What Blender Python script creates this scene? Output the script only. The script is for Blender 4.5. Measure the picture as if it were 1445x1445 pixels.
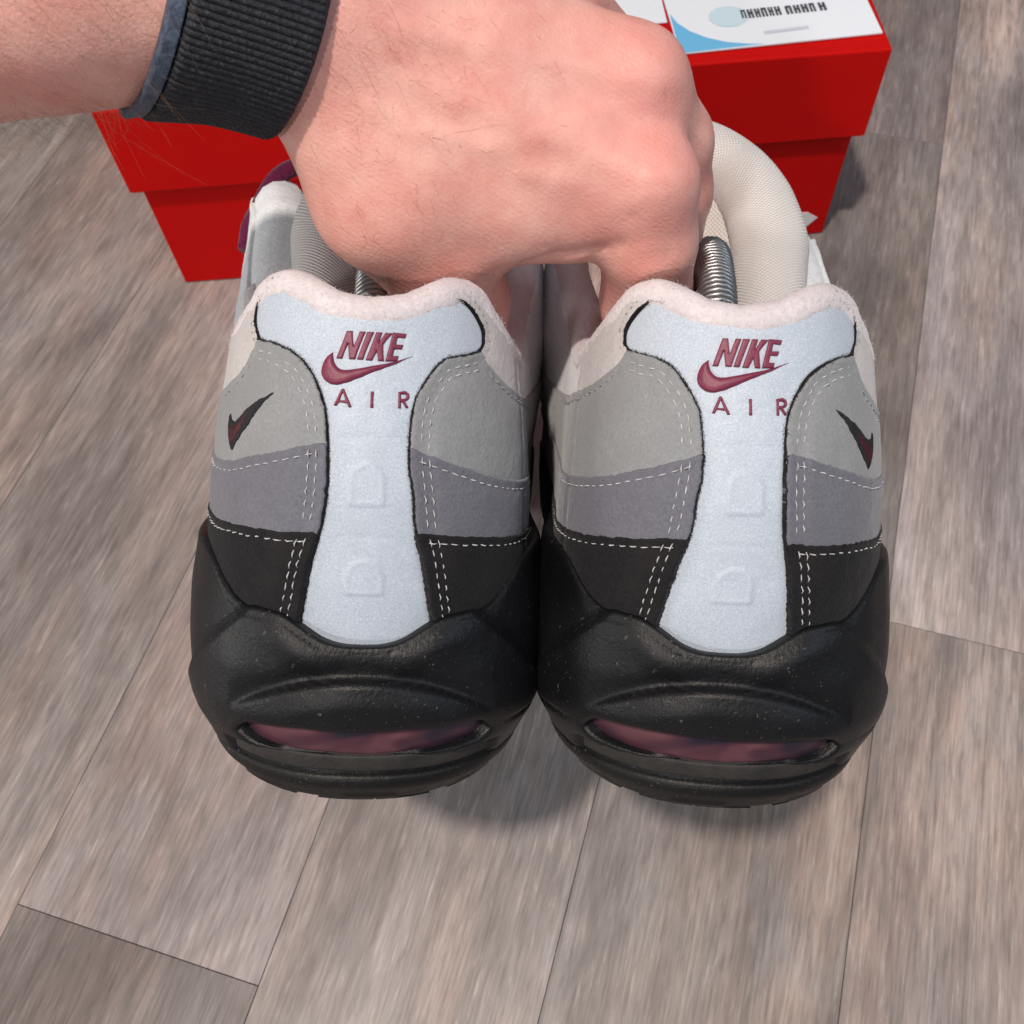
import bpy, math, random
import numpy as np
from mathutils import Vector, Matrix
from mathutils.geometry import delaunay_2d_cdt

random.seed(7); RNG = np.random.default_rng(7)
for o in list(bpy.data.objects): bpy.data.objects.remove(o, do_unlink=True)
scene = bpy.context.scene
COL = scene.collection

# ------------------------------------------------------------------ measured layout (metres, world: x right, y away, z up)
CAM = [[0.996478, -0.07264, -0.041888], [0.083852, 0.863236, 0.497787], [0.0, 0.499546, -0.866287]]
H = 0.393
SHOES = {'L': [[[0.98869, -0.06806, 0.13363], [-0.05114, 0.68467, 0.72706], [-0.14097, -0.72567, 0.67345]], [-0.03867, 0.05518, 0.17663]], 'R': [[[0.9865, 0.12637, 0.10411], [-0.16225, 0.6691, 0.72524], [0.02199, -0.73235, 0.68058]], [0.03807, 0.0481, 0.17255]]}
BOX = [[-0.1656, 0.386, 0.0], [0.1793, 0.3831, 0.0]]
HAND = [['arm', [[-0.1303, 0.1683, 0.2961, 0.0275], [-0.0767, 0.1806, 0.2905, 0.023], [-0.0489, 0.1876, 0.2819, 0.022], [-0.0329, 0.1901, 0.2741, 0.021]]], ['hand', [[-0.027, 0.1841, 0.2672, 0.0165], [0.0022, 0.1777, 0.2542, 0.0135], [0.0352, 0.1673, 0.2413, 0.0106]]], ['hand', [[-0.0273, 0.1913, 0.2736, 0.017], [0.0021, 0.1894, 0.2644, 0.014], [0.0338, 0.1844, 0.2535, 0.0112]]], ['hand', [[-0.0279, 0.2, 0.2786, 0.0165], [-0.0026, 0.2055, 0.2703, 0.013], [0.0195, 0.2091, 0.2573, 0.01]]], ['hand', [[-0.0292, 0.2094, 0.2806, 0.015], [-0.0046, 0.2247, 0.2732, 0.012], [0.0116, 0.2314, 0.2587, 0.0092]]], ['hand', [[-0.025, 0.1735, 0.2518, 0.015], [-0.0217, 0.1707, 0.2409, 0.016], [-0.0125, 0.1684, 0.2257, 0.0138], [-0.0081, 0.1713, 0.2043, 0.0112], [-0.0081, 0.1743, 0.1795, 0.01], [-0.0074, 0.1776, 0.1606, 0.0082]]], ['hand', [[-0.0126, 0.1724, 0.2454, 0.016], [0.0055, 0.1699, 0.2381, 0.0135], [0.018, 0.1685, 0.2339, 0.0118]]], ['finger', [[0.0352, 0.1673, 0.2413, 0.0106], [0.0362, 0.1643, 0.2269, 0.011], [0.0378, 0.1659, 0.2047, 0.0112], [0.0387, 0.1704, 0.1842, 0.0098], [0.0345, 0.1801, 0.1667, 0.0086], [0.029, 0.1873, 0.157, 0.0074]]], ['finger', [[0.0338, 0.1844, 0.2535, 0.0112], [0.0437, 0.186, 0.2359, 0.0098], [0.045, 0.1842, 0.2222, 0.0098], [0.0474, 0.1909, 0.1914, 0.009], [0.0435, 0.1979, 0.1701, 0.008], [0.0371, 0.2015, 0.1606, 0.007]]], ['finger', [[0.0195, 0.2091, 0.2573, 0.01], [0.0416, 0.2145, 0.2281, 0.009], [0.0482, 0.2193, 0.2009, 0.0086], [0.0465, 0.222, 0.1747, 0.0078], [0.042, 0.224, 0.1643, 0.0066]]], ['finger', [[0.0116, 0.2314, 0.2587, 0.0092], [0.0348, 0.2396, 0.2253, 0.008], [0.0446, 0.2436, 0.1987, 0.0074], [0.0453, 0.247, 0.1776, 0.0066], [0.0425, 0.2477, 0.1688, 0.0056]]]]
KNUCK = [[0.0354, 0.1621, 0.2458], [0.0338, 0.1791, 0.2585], [0.0206, 0.204, 0.2613]]
WRIST = [[-0.0767, 0.1806, 0.2905], [-0.0471, 0.1865, 0.2812], [-0.0361, 0.1888, 0.2739]]
CREASE = [[[0.0045, 0.1602, 0.2252], [0.0082, 0.1575, 0.2298], [0.0129, 0.1571, 0.2315], [0.0184, 0.1568, 0.2325], [0.024, 0.1576, 0.2321], [0.0284, 0.1562, 0.2344]], [[0.0009, 0.1569, 0.2287], [-0.0007, 0.1568, 0.2272], [-0.0025, 0.1566, 0.2248]]]
WRINK = [[[-0.008, 0.155, 0.2365], [-0.004, 0.1555, 0.2376], [-0.0002, 0.1556, 0.2371], [0.0036, 0.1554, 0.2356]], [[-0.0054, 0.1555, 0.2393], [0.0, 0.1555, 0.2405], [0.0052, 0.1553, 0.2392]], [[0.0121, 0.1562, 0.2355], [0.0184, 0.1568, 0.2367], [0.0245, 0.1571, 0.2374]], [[-0.0355, 0.1644, 0.2591], [-0.034, 0.1622, 0.2555], [-0.0307, 0.1596, 0.2538]], [[0.0292, 0.156, 0.2348], [0.035, 0.1549, 0.2373], [0.0407, 0.1557, 0.2352]], [[0.033, 0.1541, 0.232], [0.0376, 0.1542, 0.2333], [0.0426, 0.1554, 0.2311]], [[0.031, 0.1608, 0.2522], [0.034, 0.1617, 0.253], [0.0376, 0.1613, 0.2522]], [[0.0327, 0.1552, 0.2383], [0.0354, 0.1551, 0.2422], [0.0391, 0.1557, 0.2431], [0.043, 0.158, 0.2413]], [[0.0289, 0.1563, 0.2401], [0.0323, 0.1556, 0.2447], [0.0365, 0.1555, 0.2467], [0.0414, 0.1574, 0.2452]], [[0.017, 0.1585, 0.2278], [0.0218, 0.1586, 0.2285], [0.0264, 0.1572, 0.2294], [0.0323, 0.154, 0.2306]], [[0.036, 0.1599, 0.252], [0.0393, 0.1623, 0.2519], [0.0422, 0.1629, 0.2504]], [[0.0365, 0.1714, 0.2575], [0.0397, 0.1733, 0.2575], [0.0434, 0.1759, 0.2548]]]
TEND = [[[-0.0141, 0.1747, 0.2776], [0.0031, 0.1753, 0.2708], [0.0216, 0.1766, 0.2637], [0.0315, 0.1751, 0.2615]], [[-0.0133, 0.1696, 0.269], [0.0048, 0.1671, 0.2613], [0.0233, 0.1641, 0.2528], [0.0335, 0.1596, 0.2497]], [[-0.0081, 0.1819, 0.2807], [0.0054, 0.1848, 0.277], [0.0153, 0.1865, 0.2729]], [[-0.0212, 0.1662, 0.2672], [-0.011, 0.1639, 0.2614], [0.0016, 0.1636, 0.2578], [0.0133, 0.1656, 0.2576], [0.0252, 0.1695, 0.2576]], [[0.0016, 0.1636, 0.2578], [0.0084, 0.1615, 0.2526], [0.0171, 0.1603, 0.2486]]]

# ------------------------------------------------------------------ camera
right, up, fwd = [Vector(v) for v in CAM]
cam_data = bpy.data.cameras.new('camera'); cam = bpy.data.objects.new('camera', cam_data); COL.objects.link(cam)
cam.matrix_world = Matrix(((right.x, up.x, -fwd.x, 0), (right.y, up.y, -fwd.y, 0), (right.z, up.z, -fwd.z, H), (0, 0, 0, 1)))
cam_data.sensor_width = 36; cam_data.lens = 36 * 1390.5 / 1445
cam_data.clip_start = 0.01; cam_data.clip_end = 50
cam_data.dof.use_dof = True; cam_data.dof.focus_distance = 0.218; cam_data.dof.aperture_fstop = 42
scene.camera = cam

# ------------------------------------------------------------------ world and lamps (indoor room light: soft fill and ceiling spots)
world = bpy.data.worlds.new('World'); scene.world = world; world.use_nodes = True
bg = world.node_tree.nodes['Background']; bg.inputs[0].default_value = (0.86, 0.92, 1.0, 1); bg.inputs[1].default_value = 0.17

def lamp(name, to_light, dist, target, size, power, col, spread=180):
    l = bpy.data.lights.new(name, 'AREA'); l.shape = 'DISK'; l.size = size; l.energy = power; l.color = col; l.spread = math.radians(spread)
    o = bpy.data.objects.new(name, l); COL.objects.link(o)
    d = Vector(to_light).normalized(); o.location = Vector(target) + d * dist
    o.rotation_euler = d.to_track_quat('Z', 'Y').to_euler()
    return o
lamp('ceiling_spot', (-0.17, -0.17, 0.97), 2.1, (0, 0.1, 0.12), 0.12, 15, (1.0, 0.88, 0.79), 120)
lamp('ceiling_spot_behind', (-0.36, -0.73, 0.58), 2.6, (0, 0.15, 0.12), 0.15, 6.0, (1.0, 0.96, 0.94), 120)
lamp('side_fill', (-0.95, -0.12, 0.27), 1.8, (-0.05, 0.18, 0.18), 0.7, 9.5, (1.0, 0.97, 0.93))
lamp('window_light', (0.72, -0.25, 0.65), 2.0, (0, 0.15, 0.12), 0.9, 8, (0.72, 0.84, 1.0))

vs = scene.view_settings
vs.view_transform = 'Standard'; vs.look = 'None'; vs.exposure = 0; vs.gamma = 1; vs.use_curve_mapping = False
scene.cycles.use_denoising = True
scene.cycles.max_bounces = 8

# ------------------------------------------------------------------ helpers
def mesh_data(name, verts, faces, mats, smooth=True, fmat=None, uv=None):
    me = bpy.data.meshes.new(name)
    me.from_pydata([tuple(map(float, v)) for v in verts], [], [tuple(int(i) for i in f) for f in faces])
    for m in (mats if isinstance(mats, (list, tuple)) else [mats]): me.materials.append(m)
    if fmat is not None: me.polygons.foreach_set('material_index', np.asarray(fmat, dtype=np.int32))
    me.polygons.foreach_set('use_smooth', np.full(len(me.polygons), bool(smooth)))
    if uv is not None:
        lay = me.uv_layers.new(name='uv'); idx = np.empty(len(me.loops), dtype=np.int32); me.loops.foreach_get('vertex_index', idx)
        lay.data.foreach_set('uv', np.asarray(uv, dtype=np.float32)[idx].ravel())
    me.update(); return me
def put(name, me, parent=None, kind=None, label=None, cat=None, group=None):
    o = bpy.data.objects.new(name, me); COL.objects.link(o)
    if parent: o.parent = parent
    for k, v in (('kind', kind), ('label', label), ('category', cat), ('group', group)):
        if v: o[k] = v
    return o
def box_data(name, mat, x0, x1, y0, y1, z0, z1, bev=0.0):
    import bmesh
    bm = bmesh.new(); bmesh.ops.create_cube(bm, size=1)
    for v in bm.verts: v.co = Vector((x0 + (v.co.x + .5) * (x1 - x0), y0 + (v.co.y + .5) * (y1 - y0), z0 + (v.co.z + .5) * (z1 - z0)))
    if bev: bmesh.ops.bevel(bm, geom=bm.edges[:] , offset=bev, segments=2, affect='EDGES', profile=.5)
    me = bpy.data.meshes.new(name); bm.to_mesh(me); bm.free(); me.materials.append(mat); return me
def vnoise(x, y, seed=0):
    xi = np.floor(x).astype(np.int64); yi = np.floor(y).astype(np.int64); fx = x - xi; fy = y - yi
    def h(a, b):
        n = (a * 374761393 + b * 668265263 + seed * 974634777) & 0xffffffff
        n = ((n ^ (n >> 13)) * 1274126177) & 0xffffffff
        return ((n ^ (n >> 16)) & 0xffff) / 32767.5 - 1
    sx = fx * fx * (3 - 2 * fx); sy = fy * fy * (3 - 2 * fy)
    return (h(xi, yi) * (1 - sx) + h(xi + 1, yi) * sx) * (1 - sy) + (h(xi, yi + 1) * (1 - sx) + h(xi + 1, yi + 1) * sx) * sy
def sstep(a, b, x):
    t = np.clip((x - a) / (b - a), 0, 1); return t * t * (3 - 2 * t)

# ------------------------------------------------------------------ materials
class NT:
    def __init__(s, name):
        s.m = bpy.data.materials.new(name); s.m.use_nodes = True; s.t = s.m.node_tree; s.n = s.t.nodes; s.b = s.n['Principled BSDF']
    def new(s, typ, **kw):
        n = s.n.new(typ)
        for k, v in kw.items():
            if k.startswith('i_'):
                key = k[2:]; n.inputs[int(key) if key.isdigit() else key].default_value = v
            else: setattr(n, k, v)
        return n
    def link(s, a, b): s.t.links.new(a, b)
    def coord(s, kind='Object', scale=(1, 1, 1), rot=(0, 0, 0), offset=None):
        c = s.new('ShaderNodeTexCoord'); m = s.new('ShaderNodeMapping'); m.inputs['Scale'].default_value = scale; m.inputs['Rotation'].default_value = rot
        src = c.outputs[kind]
        if offset is not None:
            a = s.new('ShaderNodeVectorMath', operation='ADD'); s.link(src, a.inputs[0]); s.link(offset, a.inputs[1]); src = a.outputs[0]
        s.link(src, m.inputs[0]); return m.outputs[0]
    def noise(s, vec, scale, detail=4, rough=.6, dist=0):
        n = s.new('ShaderNodeTexNoise'); n.inputs['Scale'].default_value = scale; n.inputs['Detail'].default_value = detail
        n.inputs['Roughness'].default_value = rough; n.inputs['Distortion'].default_value = dist
        if vec is not None: s.link(vec, n.inputs['Vector'])
        return n.outputs['Fac']
    def ramp(s, fac, stops):
        r = s.new('ShaderNodeValToRGB'); e = r.color_ramp.elements
        while len(e) < len(stops): e.new(.5)
        for k, (p, c) in enumerate(stops):
            e[k].position = p; e[k].color = c if len(c) == 4 else (*c, 1)
        s.link(fac, r.inputs[0]); return r.outputs[0]
    def mix(s, fac, a, b, mode='MIX'):
        m = s.new('ShaderNodeMix', data_type='RGBA', blend_type=mode)
        for v, i in ((fac, 0), (a, 6), (b, 7)):
            if hasattr(v, 'is_output'): s.link(v, m.inputs[i])
            else: m.inputs[i].default_value = v if not isinstance(v, tuple) or len(v) == 4 else (*v, 1)
        return m.outputs[2]
    def math(s, op, a, b=None):
        m = s.new('ShaderNodeMath', operation=op)
        for v, i in ((a, 0), (b, 1)):
            if v is None: continue
            if hasattr(v, 'is_output'): s.link(v, m.inputs[i])
            else: m.inputs[i].default_value = v
        return m.outputs[0]
    def bump(s, h, strength=.3, dist=.001, prev=None):
        b = s.new('ShaderNodeBump'); b.inputs['Strength'].default_value = strength; b.inputs['Distance'].default_value = dist
        s.link(h, b.inputs['Height'])
        if prev is not None: s.link(prev, b.inputs['Normal'])
        return b.outputs[0]
    def done(s, color=None, rough=None, normal=None, **kw):
        for v, k in ((color, 'Base Color'), (rough, 'Roughness'), (normal, 'Normal')):
            if v is None: continue
            if hasattr(v, 'is_output'): s.link(v, s.b.inputs[k])
            else: s.b.inputs[k].default_value = v if k != 'Base Color' or len(v) == 4 else (*v, 1)
        for k, v in kw.items(): s.b.inputs[k.replace('_', ' ')].default_value = v
        return s.m
def shade(c, f): return tuple(min(1, x * f) for x in c)

def suede(name, col, fine=1400, var=.16, sheen=.25, blot=None):
    t = NT(name); co = t.coord()
    f = t.noise(co, fine, 3, .7); g = t.noise(co, 90, 4, .6); k = t.noise(co, 420, 3, .6)
    c = t.ramp(f, [(.3, shade(col, 1 - var * 1.6)), (.7, shade(col, 1 + var * 1.4))])
    c = t.mix(t.ramp(g, [(.35, (0, 0, 0)), (.7, (1, 1, 1))]), c, t.mix(.5, c, shade(col, .82)))
    if blot: c = t.mix(t.ramp(t.noise(co, 38, 5, .65), [(.5, (0, 0, 0)), (.72, (.8, .8, .8))]), c, blot)
    n = t.bump(f, .55, .0004); n = t.bump(k, .45, .0006, n)
    return t.done(c, .93, n, Sheen_Weight=sheen, Sheen_Roughness=.45, Specular_IOR_Level=.2)
M_LIGHT = suede('light_grey_suede', (.272, .282, .292), var=.09, blot=(.245, .248, .245))
M_MID = suede('mid_grey_suede', (.155, .156, .185), var=.12)
M_DARK = suede('charcoal_suede', (.0125, .0125, .0145), var=.3, sheen=.06, blot=(.022, .019, .019))
M_WHITE = suede('off_white_suede', (.55, .525, .52), var=.08)
M_PALE = suede('pale_blue_white_mesh', (.84, .87, .91), fine=800, var=.1)
M_FLEECE = suede('white_fleece', (.69, .635, .65), fine=1000, var=.08, sheen=.35)
M_FLEECE_IN = suede('cream_fleece_lining', (.62, .53, .51), fine=900, var=.1, sheen=.3)
M_FUZZ = suede('black_cut_edge', (.018, .016, .018), var=.5, sheen=.1)
M_GREY_SIDE = suede('pale_grey_textile', (.5, .52, .56), fine=900, var=.12)

t = NT('reflective_tab'); co = t.coord()
f = t.noise(co, 2600, 2, .8); g = t.noise(co, 60, 3, .5)
c = t.ramp(f, [(.25, (.36, .42, .49)), (.55, (.49, .555, .635)), (.8, (.67, .73, .81))])
M_TAB = t.done(t.mix(t.ramp(g, [(.4, (0, 0, 0)), (.8, (.35, .35, .35))]), c, (.42, .475, .53)), .5, t.bump(f, .3, .0003), Specular_IOR_Level=.4, Sheen_Weight=.2)
t = NT('burgundy_print'); co = t.coord()
M_LOGO = t.done(t.ramp(t.noise(co, 900, 3, .6), [(.3, (.145, .017, .046)), (.7, (.20, .026, .064))]), .46, t.bump(t.noise(co, 1800, 2, .6), .25, .0002), Specular_IOR_Level=.4)
def rubber(name, col, r=.5):
    t = NT(name); co = t.coord()
    f = t.noise(co, 1100, 3, .7); g = t.noise(co, 45, 5, .6); k = t.noise(co, 260, 2, .5)
    sp = t.ramp(t.noise(co, 1150, 1, .5), [(.70, (0, 0, 0)), (.76, (1, 1, 1))])
    sp = t.mix(1.0, sp, t.ramp(g, [(.36, (0, 0, 0)), (.52, (1, 1, 1))]), 'MULTIPLY')
    c = t.mix(t.ramp(g, [(.4, (0, 0, 0)), (.75, (1, 1, 1))]), col, shade(col, 1.5))
    c = t.mix(t.math('MULTIPLY', sp, .4), c, (.16, .15, .14))
    rr = t.ramp(g, [(.3, (r - .1,) * 3), (.7, (r + .12,) * 3)])
    return t.done(c, rr, t.bump(k, .2, .0006, t.bump(f, .6, .0003)), Specular_IOR_Level=.33)
M_RUBBER = rubber('black_midsole_rubber', (.0042, .0044, .0056), .45)
M_OUT = rubber('black_outsole_rubber', (.0048, .0046, .0048), .5)
t = NT('dusty_ledge_rubber'); co = t.coord()
g = t.noise(co, 110, 5, .7)
M_LEDGE = t.done(t.ramp(g, [(.35, (.014, .013, .013)), (.65, (.034, .03, .027)), (.82, (.06, .05, .044))]), .7, t.bump(t.noise(co, 900, 3, .7), .5, .0004))
t = NT('burgundy_air_unit'); co = t.coord(scale=(1, 1, 2.2))
g = t.noise(co, 42, 2, .5, .6)
M_AIR = t.done(t.ramp(g, [(.38, (.014, .009, .022)), (.5, (.07, .022, .034)), (.66, (.14, .055, .068))]), .38, t.bump(t.noise(co, 120, 2, .5), .1, .001), Coat_Weight=.25, Coat_Roughness=.3, Specular_IOR_Level=.5)
t = NT('clear_air_film')
M_FILM = t.done((.045, .04, .042), .5, None)
t = NT('white_thread'); co = t.coord()
M_THREAD = t.done(t.ramp(t.noise(co, 1500, 2, .6), [(.3, (.42, .41, .42)), (.7, (.64, .63, .64))]), .8)
M_THREAD_G = NT('grey_thread').done((.30, .30, .31), .8)
t = NT('embroidery_red'); co = t.coord(scale=(1, 1, .35))
M_EMB_R = t.done(t.ramp(t.noise(co, 1800, 2, .6), [(.35, (.016, .001, .003)), (.7, (.075, .004, .011))]), .6, t.bump(t.noise(co, 1800, 2, .6), .6, .0004))
t = NT('embroidery_black'); co = t.coord()
M_EMB_K = t.done(t.ramp(t.noise(co, 2000, 2, .6), [(.35, (.003, .003, .004)), (.75, (.022, .022, .026))]), .8, t.bump(t.noise(co, 1800, 2, .6), .6, .0004))
# knitted mesh lining: dot grid in the part's own uv (cm)
t = NT('cream_mesh_lining')
cu = t.new('ShaderNodeTexCoord'); sp = t.new('ShaderNodeSeparateXYZ'); t.link(cu.outputs['UV'], sp.inputs[0])
a = t.math('SINE', t.math('MULTIPLY', sp.outputs[0], 48.)); b = t.math('SINE', t.math('MULTIPLY', sp.outputs[1], 48.))
d = t.math('MULTIPLY', a, b); co = t.coord()
c = t.mix(t.ramp(d, [(.0, (1, 1, 1)), (.5, (0, 0, 0))]), (.88, .86, .84), (.68, .645, .62))
M_MESH = t.done(c, .9, t.bump(d, .5, .0008, t.bump(t.noise(co, 1500, 2, .6), .3, .0004)), Sheen_Weight=.3)
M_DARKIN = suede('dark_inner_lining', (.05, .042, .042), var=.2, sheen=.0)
t = NT('spring_steel'); co = t.coord()
M_STEEL = t.done((.36, .365, .37), .42, t.bump(t.noise(co, 700, 2, .6), .1, .0004), Metallic=.95)
M_PLASTIC = NT('black_plastic').done((.02, .02, .02), .35)
M_LACE = suede('burgundy_lace', (.10, .006, .04), var=.35, sheen=.2)
M_LACE_W = suede('white_lace', (.7, .7, .72), var=.1)

# ------------------------------------------------------------------ floor: wood-look planks
PW, YAW = 0.1009, math.radians(20.66)
def plank_material():
    t = NT('grey_brown_wood_plank'); oi = t.new('ShaderNodeObjectInfo')
    cb = t.new('ShaderNodeCombineXYZ'); t.link(t.math('MULTIPLY', oi.outputs['Random'], 7.3), cb.inputs[0]); t.link(t.math('MULTIPLY', oi.outputs['Random'], 31.7), cb.inputs[1])
    off = cb.outputs[0]
    streak = t.noise(t.coord(scale=(52, 8.5, 1), offset=off), 1, 6, .62, .25)
    broad = t.noise(t.coord(scale=(24, 6, 1), offset=off), 1, 4, .55, .5)
    fine = t.noise(t.coord(scale=(900, 34, 1), offset=off), 1, 3, .7)
    blot = t.noise(t.coord(scale=(34, 12, 1), offset=off), 1, 4, .6, .6)
    w = t.new('ShaderNodeTexWave', wave_type='BANDS', bands_direction='X', wave_profile='SIN'); w.inputs['Scale'].default_value = 1
    w.inputs['Distortion'].default_value = 9; w.inputs['Detail'].default_value = 3; w.inputs['Detail Scale'].default_value = .8; w.inputs['Detail Roughness'].default_value = .55
    t.link(t.coord(scale=(13, 1.5, 1), offset=off), w.inputs['Vector'])
    c = t.ramp(streak, [(.28, (.215, .17, .153)), (.45, (.335, .275, .25)), (.58, (.42, .352, .322)), (.76, (.53, .452, .418))])
    tint = t.noise(t.coord(scale=(9, 4.5, 1), offset=off), 1, 3, .5, .8)
    c = t.mix(t.ramp(broad, [(.38, (.78, .78, .78)), (.62, (0, 0, 0))]), c, (.235, .21, .202))
    c = t.mix(1.0, c, t.ramp(tint, [(.34, (.87, .91, .96)), (.5, (1, 1, 1)), (.66, (1.07, .985, .935))]), 'MULTIPLY')
    c = t.mix(t.math('MULTIPLY', t.ramp(w.outputs['Fac'], [(.0, (1, 1, 1)), (.28, (0, 0, 0))]), .38), c, (.19, .16, .148))
    c = t.mix(t.ramp(blot, [(.46, (0, 0, 0)), (.7, (.7, .7, .7))]), c, (.34, .315, .31))
    fleck = t.noise(t.coord(scale=(330, 52, 1), offset=off), 1, 4, .65, .2)
    patch = t.noise(t.coord(scale=(14, 7, 1), offset=off), 1, 4, .6, .4)
    c = t.mix(t.math('MULTIPLY', t.ramp(fleck, [(.50, (0, 0, 0)), (.66, (1, 1, 1))]), .5), c, (.17, .145, .137))
    c = t.mix(t.math('MULTIPLY', t.ramp(fleck, [(.30, (1, 1, 1)), (.44, (0, 0, 0))]), .4), c, (.56, .49, .455))
    c = t.mix(1.0, c, t.ramp(patch, [(.36, (.80, .80, .81)), (.52, (1.06, 1.055, 1.05)), (.7, (1.2, 1.17, 1.15))]), 'MULTIPLY')
    c = t.mix(.5, c, t.ramp(fine, [(.34, (.55, .55, .55)), (.66, (1.38, 1.38, 1.38))]), 'MULTIPLY')
    c = t.mix(1.0, c, oi.outputs['Color'], 'MULTIPLY')
    rr = t.ramp(streak, [(.3, (.5, .5, .5)), (.7, (.42, .42, .42))])
    return t.done(c, rr, t.bump(fine, .22, .0004, t.bump(streak, .12, .0008)), Specular_IOR_Level=.4)
M_PLANK = plank_material()
M_GAP = NT('dark_seam').done((.16, .135, .124), .8)
floor = put('floor', box_data('floor', M_GAP, -1.0, 1.0, -.6, 1.6, -.012, -.0031), kind='structure')
floor.rotation_euler.z = -YAW
PL = 0.914
joints = {-2: -.003, 0: .5085, 1: .2025, -1: -.36, -3: .33, -4: .08, 2: -.12, 3: .41, -5: -.25, -6: .2, 4: -.05, 5: .3, -7: -.1, 6: .15}
tones = {(-2, -1): .60, (0, 0): .80, (0, -1): .80, (0, 1): 1.0, (1, -1): .95, (1, 0): 1.22, (-2, 0): .98, (-1, 0): .98, (-3, 0): .9, (-3, -1): .92, (-4, 0): .86, (-4, -1): .96}
plank_me = box_data('plank', M_PLANK, .00012, PW - .00012, .00012, PL - .00012, -.003, 0, .0002)
for k in range(-7, 7):
    x0 = .0891 - PW + k * PW
    for j in range(-2, 2):
        y0 = joints[k] + j * PL
        if y0 > 1.3 or y0 + PL < -.45: continue
        o = put('plank', plank_me, floor); o.location = (x0, y0, 0)
        if (k * 7 + j * 3) % 2: o.rotation_euler.z = math.pi; o.location = (x0 + PW, y0 + PL, 0)
        tn = tones.get((k, j), .84 + .2 * random.random()); o.color = (tn, tn * random.uniform(.985, 1.01), tn * random.uniform(.985, 1.02), 1)

# ------------------------------------------------------------------ shoe surfaces (centimetres, shoe-local: x to the inner side, y to the toe, z up)
def pchip(x,y):
    x=np.asarray(x,float);y=np.asarray(y,float);h=np.diff(x);d=np.diff(y)/h
    m=np.zeros_like(y);m[0]=d[0];m[-1]=d[-1]
    for i in range(1,len(x)-1):
        if d[i-1]*d[i]>0:
            w1=2*h[i]+h[i-1];w2=h[i]+2*h[i-1];m[i]=(w1+w2)/(w1/d[i-1]+w2/d[i])
    def f(q):
        q=np.asarray(q,float);i=np.clip(np.searchsorted(x,q)-1,0,len(x)-2)
        t=np.clip((q-x[i])/h[i],-.5,1.5);t2=t*t;t3=t2*t
        return (2*t3-3*t2+1)*y[i]+(t3-2*t2+t)*h[i]*m[i]+(-2*t3+3*t2)*y[i+1]+(t3-t2)*h[i]*m[i+1]
    return f
class Surf:
    """shoe-local sheet wrapped round the heel: S(u,z), u = arc length from the centre back (cm), z = height (cm)"""
    def __init__(s,zs,yb,a,b,side,side_m,high=None,ex=2.15,z0=-1,z1=14,U=19):
        s.z0,s.dz=z0,.1;s.zz=np.arange(z0,z1+.05,.1);s.du=.05;s.uu=np.arange(0,U,s.du)
        fy,fa=pchip(zs,yb),pchip(zs,a);ff=(pchip(*side),pchip(*side_m));fh=(pchip(*high[0]),pchip(*high[1])) if high else None
        G=np.zeros((2,len(s.zz),len(s.uu),2))
        ph=np.linspace(0,np.pi/2,300)
        for i,z in enumerate(s.zz):
            zc=np.clip(z,zs[0],zs[-1]);A=float(fa(zc));Y=float(fy(zc))
            x=A*np.sin(ph)**(2/ex);y=Y+b*(1-np.cos(ph)**(2/ex))
            yf=np.linspace(Y+b,Y+b+16,200)[1:]
            for k in (0,1):
                X=np.r_[x,A+ff[k](yf-(Y+b))+(fh[k](yf-(Y+b))*float(np.clip((z-6.5)/3.,0,1)) if high else 0)];YY=np.r_[y,yf]
                L=np.r_[0,np.cumsum(np.hypot(np.diff(X),np.diff(YY)))]
                G[k,i,:,0]=np.interp(s.uu,L,X);G[k,i,:,1]=np.interp(s.uu,L,YY)
        s.G=G
    def P(s,u,z):
        u=np.asarray(u,float);z=np.asarray(z,float);sg=np.where(u<0,-1.,1.);k=(u>=0).astype(int)
        fu=np.clip(np.abs(u)/s.du,0,len(s.uu)-1.001);fz=np.clip((z-s.z0)/s.dz,0,len(s.zz)-1.001)
        i=fz.astype(int);j=fu.astype(int);a=(fz-i)[...,None];b=(fu-j)[...,None]
        q=(s.G[k,i,j]*(1-a)*(1-b)+s.G[k,i+1,j]*a*(1-b)+s.G[k,i,j+1]*(1-a)*b+s.G[k,i+1,j+1]*a*b)
        return np.stack([q[...,0]*sg,q[...,1],z],-1)
    def N(s,u,z,e=.12):
        du=s.P(u+e,z)-s.P(u-e,z);dz=s.P(u,z+e)-s.P(u,z-e)
        n=np.cross(du,dz);return n/np.maximum(np.linalg.norm(n,axis=-1,keepdims=True),1e-9)
SIDE_L=([0,3,6,9,12,16],[0,.05,.05,.3,.9,1.5])
SIDE_M=([0,3,6,9,12,16],[0,.3,.72,1.1,1.35,1.5])
SIDE_ML=([0,3,6,9,12,16],[0,.05,.05,.3,.9,1.5])
SIDE_MM=([0,3,6,9,12,16],[0,.02,.0,.1,.5,1.2])
HIGH=(([0,3,6,9,12,16],[0,.4,1.05,1.4,1.2,.7]),([0,3,6,9,12,16],[0,.3,.72,.85,.6,.3]))
UP_ARGS=([2.5,3.5,5,6.5,8,9.5,10.5,11.5,13],[.55,.42,.2,.15,.35,.75,1.0,1.3,1.7],[3.5,3.58,3.64,3.6,3.5,3.33,3.2,3.1,2.95],4.3,SIDE_L,SIDE_M)
UP_L=UP=Surf(*UP_ARGS,HIGH)
UP_R=Surf(*UP_ARGS,(([0,3,6,9,12,16],[0,.15,.42,.5,.4,.2]),HIGH[1]))
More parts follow.
